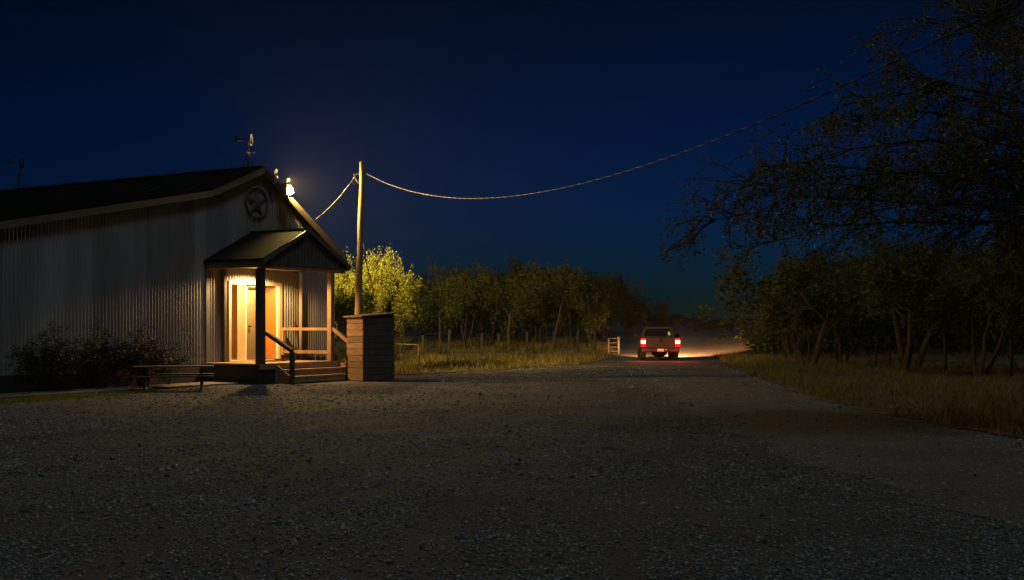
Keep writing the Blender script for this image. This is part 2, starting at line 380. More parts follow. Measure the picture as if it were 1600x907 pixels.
room.add([(6.9, 3.2, 0.58), (13.0, 3.2, 0.58), (13.0, 3.2, 3.2), (6.9, 3.2, 3.2)], [(0, 1, 2, 3)])
room.add([(6.9, 0.14, 0.58), (6.9, 3.2, 0.58), (6.9, 3.2, 3.2), (6.9, 0.14, 3.2)], [(0, 1, 2, 3)])
room.add([(12.3, 0.14, 0.58), (12.3, 3.2, 0.58), (12.3, 3.2, 3.2), (12.3, 0.14, 3.2)], [(0, 1, 2, 3)])
room.build('room_wall', M_tan, barn)
MB().box(6.9, 12.3, 0.10, 3.2, 0.50, 0.585).build('room_floor', M_deck, barn)
MB().box(6.9, 12.3, 0.10, 3.2, 3.2, 3.25).build('room_ceiling', M_cream, barn)
MB().box(9.9, 12.3, 0.09, 0.13, 0.586, 3.2).build('room_wall', M_cream, barn)
MB().box(6.9, 7.48, 0.09, 0.13, 0.586, 3.2).build('room_wall', M_cream, barn)
MB().box(7.48, 9.9, 0.13, 0.16, 2.97, 3.2).build('room_wall', M_cream, barn)

# porch
PS0, PS1, PD, PZ = 6.58, 10.33, 2.14, 3.36            # left edge, right edge, front, eave
PC, PPK = (PS0 + PS1) / 2, 4.40
def porch_slope(x0, z0, x1, z1, name='porch_roof'):
    d = Vector((x1 - x0, 0, z1 - z0)).normalized(); n = Vector((-d.z, 0, d.x)) * 0.05
    if n.z < 0: n = -n
    y0, y1 = -PD - 0.12, -0.02
    o = MB().hexa([(x0, y0, z0), (x1, y0, z1), (x1, y1, z1), (x0, y1, z0), (x0 + n.x, y0, z0 + n.z), (x1 + n.x, y0, z1 + n.z), (x1 + n.x, y1, z1 + n.z), (x0 + n.x, y1, z0 + n.z)]).build(name, M_roof, barn)
porch_slope(PS0 - 0.06, PZ + 0.09, PC, PPK); porch_slope(PC + 0.002, PPK, PS1 + 0.10, PZ + 0.06)
MB().bar((PC, -PD - 0.14, PPK + 0.06), (PC, -0.03, PPK + 0.06), 0.16, 0.025).build('ridge_cap', M_fascia_d, barn)
flat_shade_corr(corr(PS0 + 0.02, PS1 - 0.02, PZ + 0.002, lambda x: PPK - 0.02 - abs(x - PC) * (PPK - PZ - 0.05) / (PC - PS0), -PD, pitch=0.15, amp=0.014), 'porch_gable', M_gable, barn)
for x0, z0, x1, z1 in ((PS0 - 0.05, PZ + 0.06, PC, PPK), (PC + 0.003, PPK, PS1 + 0.09, PZ + 0.04)):
    MB().hexa([(x0, -PD - 0.15, z0 - 0.06), (x1, -PD - 0.15, z1 - 0.06), (x1, -PD - 0.122, z1 - 0.06), (x0, -PD - 0.122, z0 - 0.06),
               (x0, -PD - 0.15, z0 + 0.06), (x1, -PD - 0.15, z1 + 0.06), (x1, -PD - 0.122, z1 + 0.06), (x0, -PD - 0.122, z0 + 0.06)]).build('porch_rake_board', M_fascia_d, barn)
MB().box(PS0 - 0.03, PS0, -PD - 0.11, -0.03, PZ - 0.05, PZ + 0.10).build('porch_fascia', M_fascia_d, barn)
MB().box(PS1, PS1 + 0.03, -PD - 0.11, -0.03, PZ - 0.05, PZ + 0.06).build('porch_fascia', M_fascia_d, barn)
MB().box(PS0 + 0.005, PS1 - 0.005, -PD + 0.03, -PD + 0.13, PZ - 0.13, PZ - 0.001).build('porch_beam', M_wood, barn)
MB().box(PS0 + 0.005, PS0 + 0.10, -PD + 0.132, -0.03, PZ - 0.10, PZ - 0.001).build('porch_beam', M_wood, barn)
MB().box(PS0 + 0.102, PS1 - 0.005, -PD + 0.133, -0.03, PZ - 0.012, PZ + 0.01).build('porch_ceiling', M_cream, barn)
DK = 0.57
def post(x0, x1, y0, y1, z0, z1, m):
    return MB().box(x0, x1, y0, y1, z0, z1).build('porch_post', m, barn, bevel=0.006)
post(PS0 + 0.02, PS0 + 0.22, -PD + 0.03, -PD + 0.23, 0.0, PZ - 0.132, M_wood_d)  # left front post, its unlit side put into the dark lumber colour
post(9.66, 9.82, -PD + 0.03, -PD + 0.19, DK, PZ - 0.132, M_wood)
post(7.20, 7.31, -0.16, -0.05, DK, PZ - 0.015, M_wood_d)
# deck boards, skirting, steps
SD = 2.22
for i in range(15):
    y1 = -0.06 - i * 0.145
    if y1 - 0.14 < -SD: break
    MB().box(6.45, 9.92, y1 - 0.139, y1, DK - 0.035, DK).build('deck_board', M_deck, barn)
MB().box(6.46, 9.91, -SD + 0.03, -SD + 0.06, 0.02, DK - 0.04).build('deck_skirt', M_skirt, barn)
MB().box(6.46, 6.50, -SD + 0.062, -0.07, 0.02, DK - 0.04).build('deck_skirt', M_skirt, barn)
MB().box(9.87, 9.91, -SD + 0.062, -0.07, 0.02, DK - 0.04).build('deck_skirt', M_skirt, barn)
for k, (zt, dd) in enumerate(((0.57, 0.0), (0.395, 0.30), (0.215, 0.60))):
    y0, y1 = -SD - dd - (0.04 if k else 0.0), -SD - dd + 0.27
    if k:
        st = MB().box(7.02, 9.92, y0, y1 - 0.003, zt - 0.045, zt).build('step', M_deck, barn)
    else:
        st = MB().box(6.45, 9.92, -SD - 0.02, -SD + 0.028, zt - 0.16, zt - 0.001).build('step', M_deck, barn)
    MB().box(7.05, 9.89, -SD - dd - 0.012, -SD - dd + 0.018, max(0.0, zt - 0.18), zt - (0.047 if k else 0.162)).build('riser', M_deck, st)
for x in (7.03, 9.88):
    MB().prism([(0, 0), (0, DK - 0.05), (0.1, DK - 0.05), (0.72, 0.1), (0.72, 0)], 0, 0.035).build('stringer', M_deck, barn).matrix_local = Matrix.Translation((x, -SD - 0.02, 0)) @ Matrix.Rotation(R(-90), 4, 'Z')
# handrails
def railpiece(name, a, b, w, h, m): return MB().bar(a, b, w, h).build(name, m, barn, bevel=0.004)
NEWY = -SD - 0.74
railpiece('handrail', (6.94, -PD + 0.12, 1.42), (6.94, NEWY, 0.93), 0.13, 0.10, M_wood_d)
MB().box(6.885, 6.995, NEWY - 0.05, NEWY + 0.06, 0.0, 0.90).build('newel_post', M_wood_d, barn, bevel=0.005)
railpiece('handrail', (9.74, -PD + 0.03, 1.55), (9.74, NEWY, 0.98), 0.10, 0.10, M_wood)
MB().box(9.695, 9.785, NEWY - 0.04, NEWY + 0.05, 0.0, 0.94).build('newel_post', M_wood, barn, bevel=0.005)
railpiece('handrail', (9.74, -PD + 0.19, 1.53), (9.74, -0.08, 1.53), 0.10, 0.09, M_wood)
railpiece('lower_rail', (9.74, -PD + 0.19, 0.83), (9.74, -0.08, 0.83), 0.05, 0.10, M_wood)
MB().box(9.68, 9.80, -0.20, -0.07, DK, 1.485).build('rail_post', M_wood, barn, bevel=0.005)

def lamp_light(name, kind, energy, color, loc, parent, **kw):
    d = bpy.data.lights.new(name, kind); d.energy = energy; d.color = color
    for k_, v_ in kw.items(): setattr(d, k_, v_)
    o = bpy.data.objects.new(name, d); C.objects.link(o); o.location = loc; o.parent = parent
    return o
def M_emit(name, col, s): return mat(name, col, 0.4, var=0.0, emit=col, estr=s)
# porch ceiling light
pl = empty('porch_light', bw(8.15, -0.80, PZ - 0.012), BRZ); tag(pl, 'small round ceiling light above the open doorway', 'lamp')
MB().lathe([(0.08, 0), (0.08, -0.012), (0.07, -0.015)], 20).build('lamp_base', M_brass, pl, True)
MB().lathe([(0.065, -0.016), (0.06, -0.03), (0.03, -0.042), (0.01, -0.045)], 20).build('lamp_shade', M_emit('porch_lamp_glass', (1.0, 0.72, 0.36), 3.0), pl, True)
lamp_light('lamp_light', 'SPOT', PORCH_W, PORCH_COL, (0, 0, -0.115), pl, shadow_soft_size=0.06, spot_size=R(166), spot_blend=0.3)
# room light
rl = empty('ceiling_light', bw(7.75, 1.25, 3.19), BRZ); tag(rl, 'warm ceiling light inside the doorway', 'lamp')
MB().lathe([(0.14, 0), (0.15, -0.03), (0.10, -0.08), (0.02, -0.10)], 20).build('lamp_shade', M_emit('room_lamp_glass', (1.0, 0.75, 0.4), 5.0), rl, True)
lamp_light('lamp_light', 'POINT', ROOM_W, (1.0, 0.70, 0.32), (0, 0, -0.25), rl, shadow_soft_size=0.1)
# yard lamp on the right rake of the gable
LX, LZ = 9.6, 5.77
yl = empty('yard_lamp', bw(LX, -0.36, LZ), BRZ); tag(yl, 'glaring yellow yard lamp fixed to the barn gable rake', 'lamp')
MB().bar((0, 0.0, -0.22), (0, -0.02, -0.06), 0.04, 0.04).build('bracket', M_dark, yl)
MB().lathe([(0.04, -0.165), (0.25, -0.155), (0.275, -0.13), (0.03, -0.145)], 20, (0, -0.10, 0)).build('added_tray', M_fascia, yl, True)  # tray added under the bulb to keep light off wall and porch roof
MB().lathe([(0.02, 0.12), (0.07, 0.10), (0.108, 0.055), (0.12, 0.0), (0.108, -0.055), (0.07, -0.10), (0.02, -0.12)], 20, (0, -0.16, 0.01)).build('bulb', mat('yard_lamp_glass', (0.8, 0.7, 0.5), 0.4, var=0.0, emit=YARD_COL, estr=YARD_L), yl, True)

shp = [(-0.19, -0.245), (-0.19, -0.02), (-0.13, 0.05), (0.0, 0.10), (0.42, 0.11)]
shv = [(x, y, z) for x, y in shp for z in (-0.19, 0.24)] + [(x * 0.94, y * 0.94 - 0.004, z) for x, y in shp for z in (-0.19, 0.24)]
sf = []
for i in range(4):
    sf += [(2 * i, 2 * i + 1, 2 * i + 3, 2 * i + 2), (10 + 2 * i, 12 + 2 * i, 13 + 2 * i, 11 + 2 * i), (2 * i + 1, 11 + 2 * i, 13 + 2 * i, 2 * i + 3), (2 * i, 2 * i + 2, 12 + 2 * i, 10 + 2 * i)]
sf += [(0, 10, 11, 1), (8, 9, 19, 18)]
MB().add(shv, sf).build('added_shield', M_fascia, yl)  # shield added to block the bulb's light from the barn wall
MB().lathe([(0.03, 0.0), (0.06, 0.03), (0.07, 0.05), (0.05, 0.045)], 16, (0.31, 0.19, 0.42), 'x').build('added_fill_reflector', M_cable, yl, True)  # reflector and arm made up to carry the added fill beam
MB().bar((0.32, 0.19, 0.40), (0.10, 0.19, -0.02), 0.025, 0.025).build('added_fill_arm', M_cable, yl)
fl = lamp_light('added_fill_beam', 'SPOT', FILL_W, YARD_COL, (0.42, 0.20, 0.42), yl, shadow_soft_size=0.06, spot_size=R(104), spot_blend=1.0)  # added beam that brightens grove and verge, not a second real lamp
_d = (BM.to_3x3().inverted() @ (Vector((-2.6, 60.0, 0.8)) - bw(LX + 0.4, -0.16, LZ + 0.4))).normalized()
fl.rotation_euler = _d.to_track_quat('-Z', 'Y').to_euler()
# gable ornaments
em = empty('star_emblem', bw(8.66, -0.03, 5.36), BRZ); tag(em, 'round rusty iron star emblem on the barn gable', 'emblem')
ring = MB(); ring.tube([(0.46 * math.cos(a), -0.03, 0.46 * math.sin(a)) for a in np.linspace(0, 2 * math.pi, 33)], 0.035, 8, cap=False); ring.build('ring', M_rust, em, True)
sp = []
for k_ in range(10):
    a = math.pi / 2 + k_ * math.pi / 5; r = 0.44 if k_ % 2 == 0 else 0.18; sp.append((r * math.cos(a), r * math.sin(a)))
sb = MB(); sb.v = [(x, -0.02, z) for x, z in sp] + [(0, -0.09, 0)]; sb.f = [(i, (i + 1) % 10, 10) for i in range(10)] + [tuple(reversed(range(10)))]
sb.build('star', M_rust, em)
def windmill(name, loc, h, rz, label):
    w = empty(name, loc, rz); tag(w, label, 'ornament', 'windmill ornaments on the barn ridge')
    for k_ in range(3):
        a = k_ * 2 * math.pi / 3 + 0.4
        MB().tube([(0.16 * math.cos(a), 0.16 * math.sin(a), 0), (0.015 * math.cos(a), 0.015 * math.sin(a), h * 0.66)], 0.012, 5).build('tower_leg', M_vane, w)
    MB().tube([(0, 0, 0), (0, 0, h)], 0.014, 6).build('mast', M_vane, w)
    MB().bar((-0.2, 0, h * 0.55), (0.2, 0, h * 0.55), 0.02, 0.02).bar((0, -0.2, h * 0.55), (0, 0.2, h * 0.55), 0.02, 0.02).build('cross_arm', M_vane, w)
    wh = MB().tube([(0.17 * math.cos(a), -0.09, h + 0.17 * math.sin(a)) for a in np.linspace(0, 2 * math.pi, 19)], 0.012, 5, cap=False).build('wheel', M_vane, w)
    for k_ in range(9):
        a = k_ * 2 * math.pi / 9; c, s_ = math.cos(a), math.sin(a)
        MB().hexa([(0.04 * c - 0.015 * s_, -0.085, h + 0.04 * s_ + 0.015 * c), (0.04 * c + 0.015 * s_, -0.10, h + 0.04 * s_ - 0.015 * c), (0.17 * c + 0.05 * s_, -0.105, h + 0.17 * s_ - 0.05 * c), (0.17 * c - 0.05 * s_, -0.075, h + 0.17 * s_ + 0.05 * c),
                   (0.04 * c - 0.015 * s_, -0.09, h + 0.04 * s_ + 0.015 * c), (0.04 * c + 0.015 * s_, -0.105, h + 0.04 * s_ - 0.015 * c), (0.17 * c + 0.05 * s_, -0.11, h + 0.17 * s_ - 0.05 * c), (0.17 * c - 0.05 * s_, -0.08, h + 0.17 * s_ + 0.05 * c)]).build('blade', M_vane, wh)
    MB().prism([(0, -0.02), (0, 0.02), (0.24, 0.03), (0.40, 0.14), (0.40, -0.10), (0.24, -0.03)], -0.006, 0.006).build('tail_vane', M_vane, w).matrix_local = Matrix.Translation((0, 0.02, h)) @ Matrix.Rotation(R(90), 4, 'Z')
    return w
windmill('windmill_ornament', bw(8.62, 0.25, 6.42), 0.86, BRZ + 0.5, 'small iron windmill ornament on the gable peak near the yard lamp')
windmill('windmill_ornament', bw(8.62, 11.0, 6.42), 0.92, BRZ + 1.4, 'small iron windmill ornament far along the ridge at the left')
jb = empty('junction_box', bw(9.16, -0.34, 6.08), BRZ); tag(jb, 'small pale box with a dark tilted fin on the rake above the yard lamp', 'box')
MB().box(-0.09, 0.09, -0.05, 0.06, -0.12, 0.14).build('box', M_fascia_d, jb, bevel=0.01)
MB().prism([(-0.09, 0.15), (0.02, 0.15), (0.10, 0.30), (0.04, 0.36), (-0.05, 0.28)], -0.02, 0.02).build('fin', M_cable, jb)

# things on and beside the porch
rng = random.Random(11)
shelf = empty('low_shelf', bw(11.4, -0.28, 0), BRZ); tag(shelf, 'low plank shelf along the wall right of the porch deck', 'shelf')
MB().box(-0.75, 0.95, -0.14, 0.14, 0.44, 0.48).build('plank', M_plank, shelf)
for x in (-0.65, 0.85): MB().box(x - 0.03, x + 0.03, -0.12, 0.12, 0, 0.44).build('leg', M_plank, shelf)
M_glass = mat('dark_bottle_glass', (0.012, 0.014, 0.012), 0.15, var=0.1)
bprof = [(0.035, 0), (0.038, 0.01), (0.038, 0.13), (0.015, 0.19), (0.015, 0.245), (0.018, 0.25)]
proto = None
for i in range(13):
    x = 10.76 + i * 0.118 + rng.uniform(-0.02, 0.02)
    if proto is None: o = proto = MB().lathe(bprof, 10).build('bottle', M_glass, None, True)
    else: o = proto.copy(); C.objects.link(o)
    o.location = bw(x, -0.28 + rng.uniform(-0.05, 0.05), 0.48); s_ = rng.uniform(0.85, 1.15); o.scale = (s_, s_, s_)
    tag(o, 'dark bottle, %s from the left in the row beyond the porch railing' % ORD[i], 'bottle', 'bottles along the barn wall')
br = empty('broom', bw(10.38, -0.10, 0.0), BRZ); tag(br, 'broom with red handle top leaning on the wall beyond the railing', 'broom')
MB().tube([(0, -0.10, 0.10), (0, 0.03, 1.55)], 0.016, 8).build('handle', M_dark, br, True)
MB().tube([(0, 0.03, 1.552), (0, 0.045, 1.75)], 0.018, 8).build('grip', mat('red_grip', (0.25, 0.03, 0.02), 0.5, var=0.1), br, True)
MB().hexa([(-0.14, -0.15, 0.0), (0.14, -0.15, 0.0), (0.14, -0.09, 0.0), (-0.14, -0.09, 0.0), (-0.05, -0.13, 0.28), (0.05, -0.13, 0.28), (0.05, -0.09, 0.28), (-0.05, -0.09, 0.28)]).build('bristles', M_plank, br)
tr = empty('boot_tray', bw(9.45, -0.50, DK), BRZ); tag(tr, 'low dark tray with a reddish pot beside the porch railing', 'tray')
MB().box(-0.16, 0.16, -0.3, 0.3, 0.0, 0.05).build('tray', M_dark, tr, bevel=0.008)
MB().lathe([(0.05, 0.051), (0.08, 0.16), (0.085, 0.165), (0.07, 0.15)], 12, (0, 0.1, 0)).build('pot', mat('red_clay', (0.22, 0.06, 0.03), 0.8), tr, True)
dm = MB().box(-0.42, 0.42, -0.28, 0.28, 0, 0.02).build('door_mat', M_dark, None, bevel=0.006); dm.location = bw(8.5, -0.75, DK + 0.001); dm.rotation_euler = (0, 0, BRZ)
tag(dm, 'dark flat mat on the porch deck before the doorway', 'mat')

# concrete walk along the wall
cw = MB().box(-7.5, 6.3, -1.55, -0.45, 0.0, 0.05).build('walkway', M_conc, None, bevel=0.01); cw.location = BO; cw.rotation_euler = (0, 0, BRZ)
tag(cw, 'narrow concrete walk along the barn wall', 'path', kind='structure')

# picnic table with bent tube frame, left of the porch
pt = empty('picnic_table', (at_depth(272, 28.9), 28.9, 0.0), R(14)); pt.scale = (1.0, 1.0, 0.82); tag(pt, 'dark picnic table with bent tube legs left of the porch', 'table')
for i in range(5): MB().box(-0.98, 0.98, -0.37 + i * 0.15, -0.37 + i * 0.15 + 0.138, 0.70, 0.74).build('top_plank', M_wood_d, pt)
for s_ in (-1, 1):
    for i in range(2):
        y = s_ * 0.70 - 0.14 + i * 0.145
        MB().box(-0.98, 0.98, y, y + 0.138, 0.42, 0.46).build('seat_plank', M_wood_d, pt)
for x in (-0.68, 0.68):
    for s_ in (-1, 1):
        MB().tube([(x, 0.0, 0.69), (x, s_ * 0.10, 0.25), (x, s_ * 0.16, 0.08), (x, s_ * 0.28, 0.03), (x, s_ * 0.58, 0.03), (x, s_ * 0.70, 0.09), (x, s_ * 0.75, 0.25), (x, s_ * 0.75, 0.415)], 0.024, 8).build('leg', M_dark, pt, True)
    MB().bar((x, -0.36, 0.675), (x, 0.36, 0.675), 0.05, 0.045).build('cross_bar', M_dark, pt)

# plank shed
K = Vector((-4.33, 33.0, 0)); SRZ = math.atan2(0.66, 0.75)
sh = empty('plank_shed', K, SRZ); tag(sh, 'small plank shed with slanting lid beside the porch steps', 'shed')
SW, SL = 1.10, 0.84
MB().prism([(0.03, 0.02), (SW - 0.03, 0.02), (SW - 0.03, 1.97), (0.03, 1.88)], 0.03, SL - 0.03).build('frame', M_plank_shade, sh)
rng = random.Random(5)
nrow = 10
for r_ in range(nrow):
    z0 = 0.03 + r_ * 1.85 / nrow; z1 = z0 + 1.85 / nrow - 0.012
    j = rng.uniform(0, 0.008)
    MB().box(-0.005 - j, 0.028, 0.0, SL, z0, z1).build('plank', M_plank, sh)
    MB().box(SW - 0.028, SW + 0.004 + j, 0.0, SL, z0, z1).build('plank', M_plank_shade, sh)
    MB().box(0.03, SW - 0.03, SL - 0.028, SL + 0.002 + j, z0, z1).build('plank', M_plank_shade, sh)
    MB().box(0.03, SW - 0.03, -0.004 - j, 0.028, z0, z1).build('plank', M_plank_shade, sh)
MB().hexa([(-0.10, -0.06, 1.88), (SW + 0.05, -0.06, 1.99), (SW + 0.05, SL + 0.06, 1.99), (-0.10, SL + 0.06, 1.88), (-0.10, -0.06, 1.915), (SW + 0.05, -0.06, 2.025), (SW + 0.05, SL + 0.06, 2.025), (-0.10, SL + 0.06, 1.915)]).build('lid', M_plank, sh)
stake = MB().tube([(0, 0, 0), (0.02, 0, 0.75)], 0.02, 6).build('stake', M_dark); stake.location = (at_depth(541, 33.6), 33.6, 0)
tag(stake, 'thin dark stake in the ground between the steps and the shed', 'stake')

# utility pole and cables
PY = 35.2
pb, ptop = Vector((at_depth(556.5, PY), PY, -0.05)), Vector((at_depth(566.3, PY), PY, 6.72))
up = empty('utility_pole', (0, 0, 0)); tag(up, 'leaning wooden utility pole behind the plank shed', 'pole')
n_ = 14; MB().tube([pb.lerp(ptop, i / n_) + Vector((0.008 * math.sin(i * 1.7), 0.008 * math.cos(i * 2.1), 0)) for i in range(n_ + 1)], [0.125 - 0.045 * i / n_ for i in range(n_ + 1)], 14).build('shaft', M_pole, up, True)
hk = pb.lerp(ptop, 0.945)
MB().bar(hk + Vector((-0.18, -0.02, 0.02)), hk + Vector((0.14, -0.02, 0.0)), 0.03, 0.03).build('bracket', M_dark, up)
MB().lathe([(0.03, 0), (0.05, 0.02), (0.035, 0.05), (0.05, 0.08), (0.03, 0.10)], 10, tuple(hk + Vector((0.13, -0.02, -0.06)))).build('insulator', M_trim, up, True)
cg = pb.lerp(ptop, 0.62)
MB().tube([cg + Vector((0.10, -0.05, 0.1)), cg + Vector((0.14, -0.06, -0.3)), cg + Vector((0.28, -0.07, -0.9)), cg + Vector((0.45, -0.08, -1.5))], 0.02, 8).build('guy_pipe', M_wire, up, True)
MB().tube([hk + Vector((-0.05 + 0.13 * math.sin(a * 1.0) - 0.10, 0.03 * math.cos(a * 3), -0.16 + 0.17 * math.cos(a * 1.3))) for a in np.linspace(0, 14, 60)], 0.008, 5).build('wire_coil', M_cable, up)
def twisted(name, fn, n, rad, strand, turns, parts):
    T = empty(name)
    ts = np.linspace(0, 1, n)
    for k_, m in enumerate(parts):
        pts = []
        for t in ts:
            a = 2 * math.pi * (turns * t + k_ / len(parts)); p = fn(t)
            pts.append(p + Vector((rad * math.cos(a), 0, rad * math.sin(a))))
        MB().tube(pts, strand, 5).build('strand', m, T, True)
    return T
A_ = hk + Vector((0.14, -0.03, 0.0)); B_ = Vector((5.02, 9.86, 4.77)); TT = 1.34
def cab(t):
    t = t * TT; p = A_ + (B_ - A_) * t; p.z -= 1.338 * 4 * t * (1 - t); return p
tw = twisted('power_cable', cab, 1100, 0.006, 0.0055, 95, (M_wire, M_cable, M_cable)); tag(tw, 'twisted overhead cable sagging from the pole toward the right tree', 'cable')
e0 = bw(11.0, -0.36, 5.02)
def drop(t):
    p = e0 + (hk + Vector((-0.16, 0, 0)) - e0) * t; p.z -= 0.12 * 4 * t * (1 - t); return p
tw2 = twisted('service_wire', drop, 60, 0.003, 0.0035, 8, (M_wire, M_cable)); tag(tw2, 'thin service wire from the barn rake up to the pole', 'cable')

# ------------------------------------------------------------------ pickup
M_paint = mat('silver_paint', (0.085, 0.075, 0.077), 0.32, metal=0.5, var=0.08, scale=3)
M_plas = mat('black_plastic', (0.02, 0.02, 0.022), 0.6, var=0.2)
M_tyre = mat('tyre_rubber', (0.018, 0.018, 0.018), 0.85, var=0.2)
M_win = mat('tinted_glass', (0.012, 0.012, 0.018), 0.08, var=0.0, spec=0.8)
M_red = mat('red_lens', (0.5, 0.01, 0.008), 0.25, var=0.0, emit=(1.0, 0.02, 0.012), estr=1.1)
M_redhot = mat('tail_bulb', (1, 0.3, 0.2), 0.3, var=0.0, emit=(1.0, 0.25, 0.16), estr=9.0)
M_plate = mat('plate', (0.7, 0.7, 0.66), 0.5, var=0.1)
M_rim = mat('wheel_rim', (0.3, 0.3, 0.3), 0.35, metal=0.8, var=0.1)
TRY = 52.6; TRX = 6.88
tk = empty('pickup_truck', (TRX, TRY, 0.02), R(-4)); tag(tk, 'silver pickup driving away on the dirt track with red tail lights lit', 'truck')
# local: +y forward, rear bumper at y=0, width 1.84
TK_W = 0.90
def loft(secs, name, m, parent, bevel=0.0):
    "secs: list of (y, [(x,z)...]) half outlines mirrored"
    mb = MB(); n = None
    for y, pts in secs:
        full = [(x, y, z) for x, z in pts] + [(-x, y, z) for x, z in reversed(pts)]
        if n is None: n = len(full)
        mb.v += full
    for i in range(len(secs) - 1):
        for k_ in range(n):
            k2 = (k_ + 1) % n; mb.f.append((i * n + k_, i * n + k2, (i + 1) * n + k2, (i + 1) * n + k_))
    mb.f.append(tuple(range(n))); mb.f.append(tuple((len(secs) - 1) * n + k_ for k_ in reversed(range(n))))
    return mb.build(name, m, parent, bevel=bevel)
low = [(0.70, 0.50), (0.86, 0.55), (0.905, 0.75), (0.90, 0.98), (0.865, 1.08)]
loft([(0.06, low), (1.5, low), (1.85, low)], 'bed', M_paint, tk, 0.012)
lowf = [(0.70, 0.46), (0.86, 0.50), (0.905, 0.72), (0.895, 0.96), (0.84, 1.06)]
loft([(1.88, low), (3.7, lowf), (4.0, [(0.70, 0.46), (0.86, 0.5), (0.90, 0.72), (0.88, 0.92), (0.80, 1.0)]), (4.9, [(0.66, 0.46), (0.82, 0.5), (0.86, 0.7), (0.83, 0.88), (0.74, 0.94)])], 'body', M_paint, tk, 0.012)
loft([(1.86, [(0.80, 1.08), (0.80, 1.10), (0.66, 1.52), (0.56, 1.57)]), (2.05, [(0.80, 1.08), (0.81, 1.11), (0.655, 1.56), (0.55, 1.60)]), (3.15, [(0.80, 1.07), (0.81, 1.10), (0.655, 1.56), (0.55, 1.60)]), (3.95, [(0.78, 1.04), (0.79, 1.05), (0.76, 1.06), (0.70, 1.07)])], 'cab', M_paint, tk, 0.01)
MB().hexa([(-0.68, 1.845, 1.13), (0.68, 1.845, 1.13), (0.68, 1.86, 1.13), (-0.68, 1.86, 1.13), (-0.575, 1.853, 1.49), (0.575, 1.853, 1.49), (0.575, 1.868, 1.49), (-0.575, 1.868, 1.49)]).build('rear_window', M_win, tk)
MB().hexa([(0.47, 1.838, 1.17), (0.60, 1.838, 1.17), (0.60, 1.843, 1.17), (0.47, 1.843, 1.17), (0.46, 1.845, 1.33), (0.56, 1.845, 1.33), (0.56, 1.850, 1.33), (0.46, 1.850, 1.33)]).build('window_sticker', M_plate, tk)
tg = MB().box(-0.66, 0.66, 0.015, 0.055, 0.60, 1.075).build('tailgate', M_paint, tk, bevel=0.012)
MB().box(-0.60, 0.60, 0.008, 0.014, 0.66, 0.84).build('tailgate_press', M_paint, tg, bevel=0.002)
MB().lathe([(0.115, 0.0), (0.10, -0.012), (0.05, -0.014)], 20, (0, 0.012, 0.975), 'y').build('badge', M_dark, tg, True).scale = (1, 1, 1)
MB().box(-0.10, 0.10, 0.0, 0.007, 0.845, 0.885).build('tailgate_handle', M_plas, tg)
for s_ in (-1, 1):
    tl = MB().box(s_ * 0.79 - 0.11, s_ * 0.79 + 0.11, -0.005, 0.055, 0.66, 1.05).build('tail_light', M_red, tk, bevel=0.012)
    MB().box(s_ * 0.79 - 0.105, s_ * 0.79 + 0.105, -0.014, -0.006, 0.80, 0.955).build('brake_bulb', M_redhot, tl, bevel=0.003)
    lamp_light('tail_glow', 'POINT', TAIL_W, (1.0, 0.03, 0.03), (s_ * 0.79, -0.65, 0.42), tk, shadow_soft_size=0.06)
bp = MB().box(-0.88, 0.88, -0.10, 0.05, 0.42, 0.59).build('bumper', M_plas, tk, bevel=0.02)
MB().box(-0.15, 0.15, -0.115, -0.101, 0.44, 0.56).build('license_plate', M_plate, bp)
MB().box(0.21, 0.28, -0.11, -0.101, 0.50, 0.54).build('plate_light', M_plate, bp)
MB().box(-0.04, 0.04, -0.20, 0.1, 0.36, 0.43).build('tow_hitch', M_dark, tk)
MB().lathe([(0.05, -0.35), (0.16, -0.15), (0.19, 0), (0.16, 0.15), (0.05, 0.35)], 12, (0, 1.0, 0.32), 'x').build('axle_housing', M_dark, tk, True)
MB().box(-0.72, 0.72, 0.08, 4.6, 0.40, 0.50).build('chassis', M_dark, tk)
MB().tube([(0.50, 0.05, 0.36), (0.50, 0.9, 0.36)], 0.035, 10).build('exhaust', M_dark, tk, True)
for y in (0.95, 4.05):
    for s_ in (-1, 1):
        w_ = empty('wheel', (s_ * 0.76, y, 0.365)); w_.parent = tk
        MB().lathe([(0.23, -0.125), (0.35, -0.12), (0.365, -0.08), (0.365, 0.08), (0.35, 0.12), (0.23, 0.125)], 28, (0, 0, 0), 'x').build('tyre', M_tyre, w_, True)
        MB().lathe([(0.225, s_ * 0.10), (0.22, s_ * 0.128), (0.10, s_ * 0.115), (0.05, s_ * 0.135)], 20, (0, 0, 0), 'x').build('rim', M_rim, w_, True)
for s_ in (-1, 1):
    sm_ = MB().hexa([(s_ * 0.90, 3.15, 1.05), (s_ * 1.10, 3.10, 1.05), (s_ * 1.10, 3.24, 1.05), (s_ * 0.90, 3.24, 1.05), (s_ * 0.90, 3.15, 1.22), (s_ * 1.08, 3.10, 1.23), (s_ * 1.08, 3.24, 1.23), (s_ * 0.90, 3.24, 1.22)]).build('side_mirror', M_plas, tk, bevel=0.01)
    MB().bar((s_ * 0.78, 3.22, 1.10), (s_ * 0.92, 3.2, 1.12), 0.05, 0.04).build('mirror_arm', M_plas, sm_)
    hl = MB().box(s_ * 0.66 - 0.13, s_ * 0.66 + 0.13, 4.86, 4.93, 0.66, 0.82).build('headlight', M_emit('headlamp_glass', (1.0, 0.8, 0.55), 12.0), tk, bevel=0.01)
    h_ = lamp_light('headlamp_beam', 'SPOT', HEAD_W * (2.2 if s_ > 0 else 0.22), (1.0, 0.42, 0.14), (s_ * 0.66, 5.0, 0.74), tk, shadow_soft_size=0.08, spot_size=R(44 if s_ > 0 else 50), spot_blend=1.0)
    h_.rotation_euler = (R(90 - 6.5), 0, R(-17 if s_ > 0 else 0))

